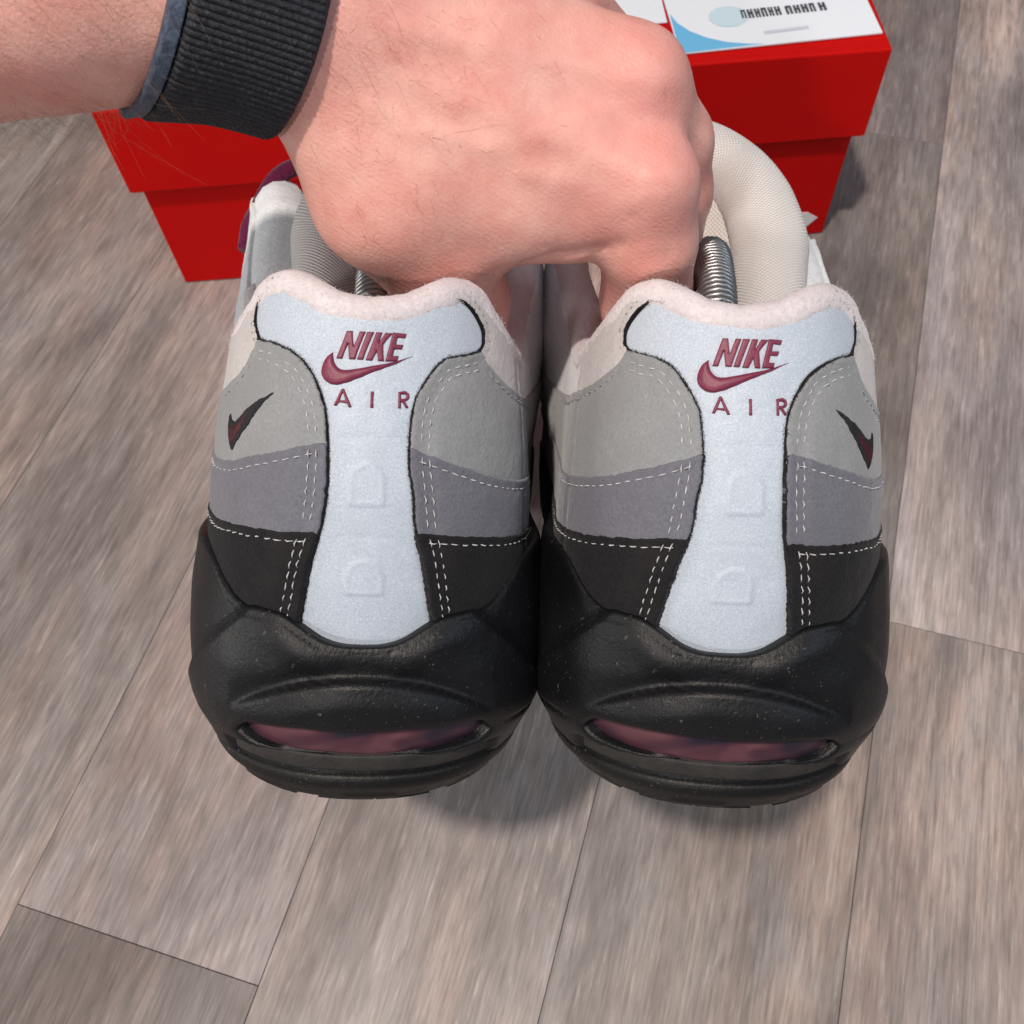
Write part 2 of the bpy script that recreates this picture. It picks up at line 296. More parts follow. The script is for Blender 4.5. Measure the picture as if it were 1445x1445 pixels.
MID=Surf([-.3,0,.3,.8,1.3,2.0,2.8,3.6,4.5,6],[.72,.50,.36,.2,.08,-.08,-.04,.15,.3,.5],[3.5,3.72,3.88,4.08,4.2,4.3,4.34,4.34,4.26,4.05],4.8,SIDE_ML,SIDE_MM,ex=2.32)


def densify(pts, ds, closed=True):
    pts = np.asarray(pts, float); out = []
    n = len(pts)
    for i in range(n if closed else n - 1):
        a, b = pts[i], pts[(i + 1) % n]; L = np.hypot(*(b - a)); m = max(1, int(math.ceil(L / ds)))
        out += [a + (b - a) * k / m for k in range(m)]
    if not closed: out.append(pts[-1])
    return np.array(out)
def smooth_loop(pts, ds, closed=True, corner=50):
    """Catmull-Rom through the traced points, keeping sharp corners"""
    p = np.asarray(pts, float); n = len(p); tan = np.zeros_like(p); sharp = np.zeros(n, bool)
    for i in range(n):
        a, b, c = p[i - 1], p[i], p[(i + 1) % n]
        if not closed and i in (0, n - 1):
            sharp[i] = True; continue
        v, w = b - a, c - b
        ang = math.degrees(abs(math.atan2(v[0] * w[1] - v[1] * w[0], v @ w))); sharp[i] = ang > corner
        tan[i] = (c - a) / (np.hypot(*v) + np.hypot(*w) + 1e-9)
    out = []
    for i in range(n if closed else n - 1):
        a, b = p[i], p[(i + 1) % n]; L = np.hypot(*(b - a)); m = max(1, int(math.ceil(L / ds)))
        j = (i + 1) % n; ta = tan[i] * L if not sharp[i] else (b - a); tb = tan[j] * L if not sharp[j] else (b - a)
        for k in range(m):
            s = k / m; out.append((2*s**3-3*s*s+1)*a + (s**3-2*s*s+s)*ta + (-2*s**3+3*s*s)*b + (s**3-s*s)*tb)
    if not closed: out.append(p[-1])
    return np.array(out)
def seg_dist(q, poly, closed=True):
    a = poly; b = np.roll(poly, -1, 0)
    if not closed: a, b = a[:-1], b[:-1]
    best = np.full(len(q), 1e9)
    for s in range(0, len(a), 64):
        A, B = a[s:s + 64], b[s:s + 64]; d = B - A; L2 = (d * d).sum(1) + 1e-12
        t = np.clip(((q[:, None] - A) * d).sum(2) / L2, 0, 1)
        best = np.minimum(best, np.sqrt(((q[:, None] - A - t[..., None] * d) ** 2).sum(2)).min(1))
    return best
def inside(q, poly):
    a = poly; b = np.roll(poly, -1, 0); r = np.zeros(len(q), bool)
    for (x0, y0), (x1, y1) in zip(a, b):
        c = ((y0 > q[:, 1]) != (y1 > q[:, 1]))
        if y0 != y1: r ^= c & (q[:, 0] < (x1 - x0) * (q[:, 1] - y0) / (y1 - y0) + x0)
    return r
def panel(S, loop, t, r=.08, ds=.12, dsb=None, holes=(), base=0., skirt=.12, flare=.0, disp=None, far=None, edge_from=None, wob=0., seed=0, warp=None):
    """a piece of sheet with thickness laid on surface S: rounded cut edge, skirt down to the layer below.
    returns verts (cm), faces, face material index (1 on the cut edge), uv"""
    dsb = dsb or ds * .8
    loops = [np.asarray(loop, float)] + [np.asarray(h, float) for h in holes]
    for k, L in enumerate(loops):
        L = densify(L, dsb)
        if wob:
            e = np.roll(L, -1, 0) - np.roll(L, 1, 0); nn = np.stack([e[:, 1], -e[:, 0]], 1) / (np.hypot(e[:, 0], e[:, 1])[:, None] + 1e-9)
            L = L + nn * (wob * (vnoise(L[:, 0] * 9, L[:, 1] * 9, seed) + .6 * vnoise(L[:, 0] * 23, L[:, 1] * 23, seed + 3)))[:, None]
        loops[k] = L
    outer = loops[0]; lo, hi = outer.min(0), outer.max(0)
    gx = np.arange(lo[0], hi[0], ds); gy = np.arange(lo[1], hi[1], ds * .866)
    X, Y = np.meshgrid(gx, gy); X = X + (np.arange(len(gy)) % 2)[:, None] * ds / 2
    q = np.stack([X.ravel(), Y.ravel()], 1)
    if far:   # coarser away from the heel
        u0, step = far; keep = (np.abs(q[:, 0]) < u0) | ((np.round(q[:, 0] / ds * 2).astype(int) // 2 % step == 0) & (np.round((q[:, 1] - lo[1]) / (ds * .866)).astype(int) % step == 0)); q = q[keep]
    q = q[inside(q, outer)]
    for h in loops[1:]: q = q[~inside(q, h)]
    D = np.min([seg_dist(q, L) for L in loops], 0); q = q[D > max(ds * .6, r * 1.15)]
    rings = []
    for L in loops:
        e = np.roll(L, -1, 0) - np.roll(L, 1, 0); nn = np.stack([-e[:, 1], e[:, 0]], 1) / (np.hypot(e[:, 0], e[:, 1])[:, None] + 1e-9)
        area = .5 * np.sum(L[:, 0] * np.roll(L[:, 1], -1) - np.roll(L[:, 0], -1) * L[:, 1])
        sg = (1 if area > 0 else -1) * (1 if L is loops[0] else -1)
        for f in (.18, .5, 1.0):
            p = L + nn * sg * r * f; dd = np.min([seg_dist(p, M) for M in loops], 0); ok = dd > r * f * .93
            ok &= inside(p, outer)
            rings.append(p[ok])
    pts = np.concatenate(loops + rings + [q]); nb = sum(len(L) for L in loops)
    edges = []; st = 0
    for L in loops:
        m = len(L); edges += [(st + i, st + (i + 1) % m) for i in range(m)]; st += m
    rv, _, rf, ov, _, _ = delaunay_2d_cdt([Vector(p) for p in pts], edges, [], 0, 1e-5)
    V = np.array([(v.x, v.y) for v in rv]); Fa = np.array([f for f in rf if len(f) == 3])
    cen = V[Fa].mean(1); ok = inside(cen, outer)
    for h in loops[1:]: ok &= ~inside(cen, h)
    Fa = Fa[ok]
    a, b, c = V[Fa[:, 0]], V[Fa[:, 1]], V[Fa[:, 2]]
    ar = (b[:, 0] - a[:, 0]) * (c[:, 1] - a[:, 1]) - (b[:, 1] - a[:, 1]) * (c[:, 0] - a[:, 0])
    Fa[ar < 0] = Fa[ar < 0][:, ::-1]
    D = np.min([seg_dist(V, L) for L in loops], 0)
    k = np.clip(D / r, 0, 1); h = base + t * np.sqrt(np.clip(1 - (1 - k) ** 2, 0, 1))
    if disp is not None: h = h + disp(V[:, 0], V[:, 1], D)
    Vw = V if warp is None else warp(V)
    P = S.P(Vw[:, 0], Vw[:, 1]) + S.N(Vw[:, 0], Vw[:, 1]) * h[:, None]
    verts = [P]; faces = [tuple(f) for f in Fa]; fm = list((D[Fa].mean(1) < (edge_from or -1)).astype(int)); nV = len(V)
    uv = [V]
    # skirt
    from collections import Counter
    cnt = Counter(); direc = {}
    for f in Fa:
        for i in range(3):
            e = (f[i], f[(i + 1) % 3]); key = (min(e), max(e)); cnt[key] += 1; direc[key] = e
    bd = [direc[k] for k, n in cnt.items() if n == 1]
    ids = sorted({i for e in bd for i in e}); mp = {v: nV + i for i, v in enumerate(ids)}
    I = np.array(ids); Q = Vw[I]
    S2 = S.P(Q[:, 0], Q[:, 1]) + S.N(Q[:, 0], Q[:, 1]) * (base - skirt)
    if flare:
        out = {}
        for e0, e1 in bd:
            d = V[e1] - V[e0]; n = np.array([d[1], -d[0]]); n /= np.hypot(*n) + 1e-9
            out[e0] = out.get(e0, 0) + n; out[e1] = out.get(e1, 0) + n
        Q2 = np.array([Vw[i] + out[i] / (np.hypot(*out[i]) + 1e-9) * flare * (1 + .5 * random.uniform(-1, 1)) for i in ids])
        S2 = S.P(Q2[:, 0], Q2[:, 1]) + S.N(Q2[:, 0], Q2[:, 1]) * (base - skirt)
    verts.append(S2); uv.append(Q)
    for e0, e1 in bd: faces.append((e1, e0, mp[e0], mp[e1])); fm.append(1)
    return np.concatenate(verts), faces, fm, np.concatenate(uv)
def tube(path, rad, n=8, closed=False, cap=True):
    path = np.asarray(path, float); m = len(path); rad = np.broadcast_to(np.asarray(rad, float), (m,))
    T = np.gradient(path, axis=0) if not closed else np.roll(path, -1, 0) - np.roll(path, 1, 0)
    T /= np.linalg.norm(T, axis=1)[:, None] + 1e-12
    nrm = np.cross(T[0], [0, 0, 1.]);
    if np.linalg.norm(nrm) < 1e-3: nrm = np.cross(T[0], [0, 1., 0])
    nrm /= np.linalg.norm(nrm); V = []
    for i in range(m):
        nrm = nrm - T[i] * (nrm @ T[i]); nrm /= np.linalg.norm(nrm); bi = np.cross(T[i], nrm)
        for k in range(n):
            a = 2 * math.pi * k / n; V.append(path[i] + rad[i] * (math.cos(a) * nrm + math.sin(a) * bi))
    F = []
    for i in range(m if closed else m - 1):
        j = (i + 1) % m
        for k in range(n): F.append((i * n + k, i * n + (k + 1) % n, j * n + (k + 1) % n, j * n + k))
    if cap and not closed: F += [tuple(range(n))[::-1], tuple((m - 1) * n + k for k in range(n))]
    return V, F
def join(parts):
    V, F = [], []
    for v, f in parts:
        o = len(V); V += list(v); F += [tuple(i + o for i in q) for q in f]
    return V, F
def hairs(P, dirs, length, rad, seg=1):
    """thin tapered fibres: P roots, dirs tip directions"""
    V, F = [], []; n = len(P)
    up = np.array([.31, .52, .79]); X = np.cross(dirs, up); X /= np.linalg.norm(X, axis=1)[:, None] + 1e-9; Y = np.cross(dirs, X)
    L = np.broadcast_to(length, (n,))
    for k in range(3):
        a = 2 * math.pi * k / 3; V.append(P + rad * (math.cos(a) * X + math.sin(a) * Y))
    V.append(P + dirs * L[:, None])
    V = np.stack(V, 1).reshape(-1, 3)
    for i in range(n):
        b = 4 * i; F += [(b, b + 1, b + 3), (b + 1, b + 2, b + 3), (b + 2, b, b + 3)]
    return V, F

ZC = pchip([0, .8, 1.4, 2, 2.5, 3.2, 4, 5, 6.2, 7.5, 9, 11, 13, 17], [10.82, 10.92, 11.15, 11.3, 11.22, 10.75, 10.25, 9.85, 9.6, 9.7, 10.3, 11.4, 12.4, 13.2])
TABP = [(-1.98,10.85),(-1.56,10.65),(-1.11,10.53),(-.59,10.44),(-.05,10.38),(.5,10.37),(.89,10.44),(1.29,10.57),(1.71,10.72),(2.01,10.68),(2.35,10.42),(2.6,10.09),(2.6,9.86),(2.45,9.74),(1.96,9.67),(1.59,9.6),(1.33,9.42),(1.14,9.19),(.94,8.85),(.84,8.51),(.8,8.05),(.81,7.71),(.82,7.38),(.89,6.8),(.97,6.11),(1.12,5.45),(1.26,4.7),(1.4,3.97),(1.5,3.3),(-1.45,3.3),(-1.3,4.0),(-1.22,4.35),(-1.06,5.19),(-.86,5.99),(-.77,6.48),(-.73,6.93),(-.72,7.71),(-.8,8.48),(-.98,8.96),(-1.26,9.36),(-1.63,9.6),(-2.12,9.74),(-2.56,9.78),(-2.74,9.94),(-2.82,10.09),(-2.81,10.42),(-2.61,10.66),(-2.28,10.81)]
EDGE = {-1: [(-2.62,9.78),(-2.12,9.74),(-1.63,9.6),(-1.26,9.36),(-.98,8.96),(-.8,8.48),(-.72,7.71),(-.73,6.93),(-.77,6.48),(-.86,5.99),(-1.06,5.19),(-1.22,4.35),(-1.32,3.9),(-1.45,3.3)],
         1: [(2.5,9.76),(1.96,9.67),(1.59,9.6),(1.33,9.42),(1.14,9.19),(.94,8.85),(.84,8.51),(.8,8.05),(.81,7.4),(.89,6.8),(.97,6.11),(1.12,5.45),(1.26,4.7),(1.4,3.97),(1.55,3.3)]}
LIGHT_TOP = {-1: [(-2.62,9.78),(-2.9,9.35),(-3.3,8.98),(-4.3,8.55),(-6,8.2),(-10,8.2),(-16,8.8)], 1: [(2.5,9.76),(2.81,9.41),(3.72,8.92),(5.2,8.55),(7,8.3),(10,8.2),(16,8.8)]}
MID_TOP = {-1: [(-.6,7.9),(-1.15,7.77),(-1.65,7.62),(-2.39,7.41),(-3.18,7.19),(-3.8,7.1),(-4.4,7.08),(-6,7.1),(-10,7.3),(-16,7.7)], 1: [(.7,7.84),(1.18,7.66),(1.67,7.47),(2.16,7.31),(2.77,7.11),(3.78,6.89),(4.63,6.78),(8,6.7),(16,7.0)]}
DARK_TOP = {-1: [(-.7,6.1),(-1.44,5.99),(-2.19,5.94),(-3.02,5.88),(-4.08,5.79),(-8,5.9),(-16,6.2)], 1: [(.8,6.08),(1.35,6.03),(1.92,5.94),(2.59,5.83),(3.38,5.69),(4.41,5.58),(8,5.5),(16,5.8)]}
WING = {-1: [(-1.9,10.9),(-2.28,10.84),(-2.63,10.68),(-2.84,10.42),(-2.86,10.09),(-2.76,9.92),(-2.62,9.76)], 1: [(1.62,10.78),(2.01,10.74),(2.38,10.5),(2.66,10.15),(2.68,9.86),(2.5,9.72)]}
EMB = [(-1.97,8.7),(-2.35,8.52),(-2.71,8.32),(-2.98,8.13),(-3.19,8.0),(-3.36,7.99),(-3.45,8.12),(-3.5,7.9),(-3.47,7.73),(-3.38,7.5),(-3.26,7.36),(-3.07,7.56),(-2.84,7.81),(-2.56,8.1),(-2.29,8.41)]
LET = {'N': [(-.66,9.5),(-.46,10.06),(-.345,10.06),(-.318,9.76),(-.205,10.06),(-.09,10.06),(-.29,9.5),(-.405,9.5),(-.432,9.80),(-.545,9.5)],
 'I': [(-.25,9.5),(-.06,10.06),(.08,10.06),(-.13,9.5)],
 'K': [(-.08,9.49),(.12,10.06),(.24,10.06),(.18,9.86),(.3,10.06),(.44,10.05),(.26,9.82),(.28,9.49),(.17,9.49),(.14,9.68),(.12,9.64),(.05,9.49)],
 'E': [(.31,9.49),(.45,10.07),(.72,10.05),(.69,9.96),(.54,9.97),(.51,9.83),(.66,9.83),(.63,9.74),(.48,9.74),(.45,9.6),(.57,9.6),(.54,9.5)],
 'A': [(-.69,8.57),(-.54,8.9),(-.49,8.91),(-.33,8.56),(-.39,8.55),(-.43,8.63),(-.59,8.64),(-.63,8.57)],
 'I2': [(.035,8.56),(.04,8.88),(.1,8.88),(.095,8.56)],
 'R': [(.59,8.57),(.59,8.89),(.72,8.91),(.8,8.86),(.81,8.78),(.78,8.73),(.72,8.71),(.8,8.58),(.75,8.57),(.66,8.7),(.64,8.69),(.64,8.56)]}
LETH = {'A': [(-.57,8.68),(-.51,8.83),(-.455,8.68)], 'R': [(.64,8.84),(.73,8.84),(.755,8.80),(.735,8.76),(.64,8.75)]}
BIG = [(-.73,9.62),(-.72,9.5),(-.68,9.39),(-.59,9.3),(-.48,9.28),(-.24,9.32),(.07,9.39),(.39,9.46),(.87,9.61),(.53,9.45),(.24,9.33),(-.14,9.16),(-.39,9.05),(-.62,8.98),(-.77,8.99),(-.9,9.07),(-.96,9.19),(-.94,9.35),(-.86,9.51)]
WIN = [(-2.78,1.42),(-2.5,1.66),(-2.07,1.74),(-1.32,1.75),(-.48,1.73),(.33,1.75),(1.16,1.79),(2.06,1.82),(2.7,1.72),(3.0,1.42),(2.75,1.22),(2.13,1.1),(1.18,1.03),(.17,.97),(-.77,1.0),(-1.67,1.03),(-2.37,1.13)]
MTOP = [(0,3.56),(.45,3.58),(.86,3.69),(1.35,3.97),(1.7,4.14),(2.1,4.19),(2.42,4.2),(2.68,4.17),(3.05,4.3),(3.5,4.62),(3.85,4.88),(4.2,5.05),(5,5.15),(7,5.1),(10,5.05),(14,4.9)]
sgn = {-1: 'outer', 1: 'inner'}
def offset_line(L, d):
    L = np.asarray(L, float); e = np.gradient(L, axis=0); n = np.stack([-e[:, 1], e[:, 0]], 1); n /= np.hypot(n[:, 0], n[:, 1])[:, None] + 1e-9
    return L + n * d
def cut(L, zhi, zlo):
    L = np.asarray(L, float); return L[(L[:, 1] <= zhi) & (L[:, 1] >= zlo)]
def lineval(L, u):
    L = np.asarray(L, float); i = np.argsort(L[:, 0]); return np.interp(u, L[i, 0], L[i, 1])

def build_shoe(key, label):
    UP = UP_L if key == 'L' else UP_R      # the two uppers flex a little differently
    A, O = SHOES[key]; mir = -1. if key == 'R' else 1.
    root = bpy.data.objects.new('sneaker', None); COL.objects.link(root); root.empty_display_size = .03
    Mw = Matrix([[A[0][0], A[0][1], A[0][2], O[0]], [A[1][0], A[1][1], A[1][2], O[1]], [A[2][0], A[2][1], A[2][2], O[2]], [0, 0, 0, 1]])
    root.matrix_world = Mw; root['label'] = label; root['category'] = 'sneaker'; root['group'] = 'pair of sneakers'
    seed = 11 if key == 'L' else 57
    def emit(name, V, F, mats, parent=root, fm=None, uv=None, smooth=True, kind=None, lab=None):
        V = np.asarray(V, float) * (.01 * mir, .01, .01)
        if mir < 0: F = [tuple(f)[::-1] for f in F]
        return put(name, mesh_data(name, V, F, mats, smooth, fm, uv), parent, kind, lab)
    def warp(V):
        V = V.copy(); k = -.2 if key == 'R' else .03
        V[:, 0] += k * np.exp(-((V[:, 1] - 6.9) / 2.4) ** 2) * np.exp(-(V[:, 0] / 3.2) ** 2); return V
    def wp(u, z):
        q = warp(np.stack([np.atleast_1d(np.asarray(u, float)), np.atleast_1d(np.asarray(z, float))], 1)); return q[:, 0], q[:, 1]
    fuzzP, fuzzD, fuzzL = [], [], []
    # --- dark shell under the panels
    uu = np.r_[np.linspace(-16.5, -5, 24), np.linspace(-4.7, 4.7, 64), np.linspace(5, 16.5, 24)]; tt = np.linspace(0, 1, 26)
    V, F = [], []
    for a in tt:
        z = 3.0 + (ZC(np.abs(uu)) - .38 - 1.5 * sstep(7, 10, np.abs(uu)) - 3.0) * a; V.append(UP.P(uu, z) - UP.N(uu, z) * .03)
    n = len(uu); V = np.concatenate(V)
    F = [(i * n + j, i * n + j + 1, (i + 1) * n + j + 1, (i + 1) * n + j) for i in range(25) for j in range(n - 1)]
    emit('upper_shell', V, F, M_FUZZ)
    # --- reflective heel tab
    tab = smooth_loop(TABP, .1); e = np.roll(tab, -1, 0) - np.roll(tab, 1, 0); nn = np.stack([e[:, 1], -e[:, 0]], 1); nn /= np.hypot(nn[:, 0], nn[:, 1])[:, None] + 1e-9
    area = .5 * np.sum(tab[:, 0] * np.roll(tab[:, 1], -1) - np.roll(tab[:, 0], -1) * tab[:, 1]); grow = np.where((tab[:, 1] > 10.3) & (np.abs(tab[:, 0]) < 1.9), .02, .05)[:, None]
    tabg = tab + nn * (1 if area > 0 else -1) * grow
    logo_pts = np.concatenate([np.array(v) for v in LET.values()] + [np.array(BIG)])
    if key == 'R': logo_pts = logo_pts * (-1, 1)
    def tab_disp(u, z, D):
        h = np.zeros_like(u)
        for zc, w, hh in ((7.1, .33, .46), (5.07, .36, .34)):       # two pressed arch marks and the curved ridges above them
            dz = z - zc; ar = np.where(dz > 0, np.hypot(u, dz) - w, np.maximum(np.abs(u) - w, -dz - hh))
            h += .030 * np.exp(-(ar / .04) ** 2) + .020 * sstep(.02, -.06, ar)
            zr = zc + .82 + .06 * (1 - (u / .8) ** 2)
            h += -.012 * np.exp(-((z - zr) / .06) ** 2) * (np.abs(u) < .6)
        q = np.stack([u, z], 1); d = np.sqrt(((q[:, None] - logo_pts) ** 2).sum(2)).min(1)
        h += -.022 * np.exp(-(d / .07) ** 2) + .01 * vnoise(u * 2.2, z * 2.2, seed)
        return h
    V, F, fm, uv = panel(UP, tabg, .05, .05, .055, .07, base=.03, disp=tab_disp, warp=warp)
    tabo = emit('heel_tab', V, F, [M_TAB, M_TAB], fm=fm)
    s = -1 if key == 'R' else 1
    for nm, L in LET.items():
        hl = [np.array(LETH[nm]) * (s, 1)] if nm in LETH else []
        L = np.array(L) * (s, 1)
        if key == 'R': L = L + (-.03, .02); hl = [h + (-.03, .02) for h in hl]
        V, F, fm, uv = panel(UP, L, .032, .024, .035, .03, holes=hl, base=.085, skirt=.06, warp=warp)
        emit('letter', V, F, [M_LOGO, M_LOGO], tabo, fm)
    L = smooth_loop(np.array(BIG) * (s, 1) + ((-.03, .02) if key == 'R' else (0, 0)), .04)
    V, F, fm, uv = panel(UP, L, .06, .11, .04, .035, base=.085, skirt=.06, warp=warp)
    emit('emblem', V, F, [M_LOGO, M_LOGO], tabo, fm, lab='raised burgundy curved tick emblem')
    # --- layered side panels
    def pucker(lines, depth=.05, w=.08):
        def f(u, z, D):
            q = np.stack([u, z], 1); h = .014 * vnoise(u * 1.6 + 5, z * 1.6, seed) + .007 * vnoise(u * 5, z * 5, seed + 1)
            near = np.abs(u) < 8
            for L in lines:
                d = seg_dist(q[near], np.asarray(L), False); h[near] -= depth * np.exp(-(d / w) ** 2)
            if True: h -= .05 * np.exp(-((u - 4.45) / .06) ** 2) * (z > 5.0)
            return h
        return f
    stitches, grey_st = [], []
    def sew(line, h, gap=.25, ln=.175, r=.0145, bag=stitches, u_max=8.0):
        L = densify(line, .03, False); d = np.r_[0, np.cumsum(np.hypot(*np.diff(L, axis=0).T))]
        x = .1
        while x + ln < d[-1]:
            q = np.stack([np.interp([x, x + ln * .5, x + ln], d, L[:, 0]), np.interp([x, x + ln * .5, x + ln], d, L[:, 1])], 1)
            if abs(q[1, 0]) < u_max:
                q += RNG.normal(0, .006, q.shape); qu, qz = wp(q[:, 0], q[:, 1])
                hh = np.array([h - .05, h - .004 + RNG.normal(0, .010), h - .05])
                v, f = tube(UP.P(qu, qz) + UP.N(qu, qz) * hh[:, None], np.array([r * .7, r * RNG.uniform(.8, 1.2), r * .7]), 5)
                bag.append((v, f))
            x += gap * RNG.uniform(.94, 1.06)
    def fringe(L, base, top, n=900, mat_len=.06):
        """black and grey fibres standing off a cut suede edge"""
        L = densify(L, .02, False); e = np.gradient(L, axis=0); nn = np.stack([-e[:, 1], e[:, 0]], 1); nn /= np.hypot(nn[:, 0], nn[:, 1])[:, None] + 1e-9
        i = RNG.integers(0, len(L), n); q = L[i] + nn[i] * RNG.normal(0, .02, (n, 1)); qu, qz = wp(q[:, 0], q[:, 1])
        N = UP.N(qu, qz); P = UP.P(qu, qz) + N * RNG.uniform(base, top, (n, 1)); Dv = N * .6 + RNG.normal(0, .6, (n, 3)); Dv /= np.linalg.norm(Dv, axis=1)[:, None]
        fuzzP.append(P); fuzzD.append(Dv); fuzzL.append(RNG.uniform(.3, 1.1, n) * mat_len)
    def tint(V, F, fm, uv, lines):
        """dark core only where the cut edge faces the tab"""
        c = np.array([uv[list(f)].mean(0) for f in F]); d = np.min([seg_dist(c, L, False) for L in lines], 0); return list(np.where(d < .16, fm, 0))
    for sd in (-1, 1):
        E = smooth_loop(EDGE[sd], .08, False); Eo = offset_line(E, ((.045 + .025 * vnoise(E[:, 1] * 1.3, E[:, 0] * 1.3, seed + sd) + .012 * vnoise(E[:, 1] * 6, E[:, 0] * 6, seed))[:, None] if True else 0) * (-1 if sd < 0 else 1))    # panels stop short of the tab
        row1 = offset_line(E, .27 * (-1 if sd < 0 else 1)); row2 = offset_line(E, .43 * (-1 if sd < 0 else 1))
        LT, MT, DT = [smooth_loop(d[sd], .1, False) for d in (LIGHT_TOP, MID_TOP, DARK_TOP)]
        # collar panel
        W = smooth_loop(WING[sd], .08, False)
        ut = np.linspace(5.0, 2.0, 24) * sd; top = np.stack([ut, ZC(np.abs(ut)) - .30], 1)
        low = np.stack([LT[:, 0], LT[:, 1] - .25], 1)[3:]; low = low[np.abs(low[:, 0]) < 4.9]
        cl = np.concatenate([W, low, top])
        wr1 = offset_line(W, .17 * (-1 if sd < 0 else 1))
        V, F, fm, uv = panel(UP, cl, .07, .06, .13, .08, base=.06, disp=pucker([wr1], .03), far=(7.5, 3), edge_from=.03, wob=.02, seed=seed, flare=.03, warp=warp)
        emit('collar_panel', V, F, [M_WHITE, M_FUZZ], fm=tint(V, F, fm, uv, [W]), lab=f'off white suede collar panel on the {sgn[sd]} side')
        fringe(W, .02, .12, 700)
        ut = np.linspace(16.5, 4.3, 46) * sd; top = np.stack([ut, ZC(np.abs(ut)) - .30 + (0 if sd > 0 else (0 if key == 'R' else .9 * sstep(9.5, 13, np.abs(ut))))], 1); low = np.stack([LT[:, 0], LT[:, 1] - .25], 1); low = low[(np.abs(low[:, 0]) > 4.4) & (np.abs(low[:, 0]) < 16.4)]
        V, F, fm, uv = panel(UP, np.concatenate([low, top]), .07, .06, .16, .1, base=.02, disp=pucker([]), wob=.01, seed=seed)
        emit('side_panel', V, F, [M_PALE, M_PALE], fm=fm, lab=f'pale blue white panel below the laces on the {sgn[sd]} side')
        sew(wr1, .125, .2, .13, .016, grey_st)
        # light grey
        zb = lineval(MT, Eo[:, 0]) - .3; Ei = Eo[Eo[:, 1] > zb]
        low = np.stack([MT[:, 0], MT[:, 1] - .3], 1); low = low[np.abs(low[:, 0]) > abs(Ei[-1, 0])]
        lp = np.concatenate([Ei, low, LT[::-1][:-1]])
        st = np.stack([LT[:, 0], LT[:, 1] - .19], 1)[4:]
        V, F, fm, uv = panel(UP, lp, .08, .06, .12, .07, base=.10, disp=pucker([row1, row2, st]), far=(7.5, 3), edge_from=.012, wob=.012, seed=seed + 1, flare=.022, warp=warp)
        emit('light_grey_panel', V, F, [M_LIGHT, M_FUZZ], fm=tint(V, F, fm, uv, [E]), lab=f'light grey suede panel on the {sgn[sd]} side')
        fringe(Ei, .03, .17, 1300)
        sew(st, .165, .26, .18, .02, grey_st)
        # mid grey
        zt = lineval(MT, Eo[:, 0]); zb = lineval(DT, Eo[:, 0]) - .3; Ei = Eo[(Eo[:, 1] < zt) & (Eo[:, 1] > zb)]
        t1 = MT[np.abs(MT[:, 0]) > abs(Ei[0, 0]) + .02]; low = np.stack([DT[:, 0], DT[:, 1] - .3], 1); low = low[np.abs(low[:, 0]) > abs(Ei[-1, 0]) + .02]
        lp = np.concatenate([Ei, low, t1[::-1]])
        stm = np.stack([MT[:, 0], MT[:, 1] - .205], 1); stm = stm[np.abs(stm[:, 0]) > abs(Ei[0, 0]) + .1]
        V, F, fm, uv = panel(UP, lp, .08, .06, .12, .07, base=.15, disp=pucker([row1, row2, stm]), far=(7.5, 3), edge_from=.012, wob=.016, seed=seed + 2, flare=.03, warp=warp)
        emit('mid_grey_panel', V, F, [M_MID, M_FUZZ], fm=tint(V, F, fm, uv, [E]), lab=f'mid grey suede panel on the {sgn[sd]} side')
        fringe(Ei, .03, .2, 800); sew(stm, .225)
        # charcoal
        zt = lineval(DT, Eo[:, 0]); Ei = Eo[(Eo[:, 1] < zt) & (Eo[:, 1] > 3.25)]
        t1 = DT[np.abs(DT[:, 0]) > abs(Ei[0, 0]) + .02]; low = np.array([(sd * 4., 3.3), (sd * 8, 3.3), (sd * 16, 3.6)])
        lp = np.concatenate([Ei, low, t1[::-1]])
        std = np.stack([DT[:, 0], DT[:, 1] - .19], 1); std = std[np.abs(std[:, 0]) > abs(Ei[0, 0]) + .1]
        V, F, fm, uv = panel(UP, lp, .08, .06, .12, .07, base=.20, disp=pucker([row1, row2, std]), far=(7.5, 3), edge_from=.012, wob=.016, seed=seed + 3, flare=.03, warp=warp)
        emit('charcoal_panel', V, F, [M_DARK, M_FUZZ], fm=fm, lab=f'charcoal suede panel on the {sgn[sd]} side')
        fringe(Ei, .03, .25, 800); sew(std, .275)
        # double rows that follow the tab across all three panels
        for k, row in enumerate((row1, row2)):
            row = row[(row[:, 1] > 3.85 + .1 * k) & (row[:, 1] < 9.55 - .15 * k)]
            zl = lineval(MT, row[:, 0]); zd = lineval(DT, row[:, 0])
            sew(row[row[:, 1] >= zl], .165); sew(row[(row[:, 1] < zl) & (row[:, 1] >= zd)], .225); sew(row[row[:, 1] < zd], .275)
    V, F = join(stitches); emit('stitching', V, F, M_THREAD, kind='stuff', lab='white double stitching along the panel edges')
    V, F = join(grey_st); emit('stitching', V, F, M_THREAD_G, kind='stuff', lab='grey stitching round the collar')
    V, F = hairs(np.concatenate(fuzzP), np.concatenate(fuzzD), np.concatenate(fuzzL), .0065); emit('edge_fibres', V, F, M_FUZZ, kind='stuff', lab='dark frayed fibres along the cut edges beside the tab')
    # small embroidered tick on the outer side
    L = smooth_loop(EMB, .06)
    V, F, fm, uv = panel(UP, L, .06, .05, .06, .05, base=.165, skirt=.05, wob=.012, seed=seed)
    em = emit('embroidered_emblem', V, F, [M_EMB_K, M_EMB_K], fm=fm, lab='small black and dark red embroidered tick')
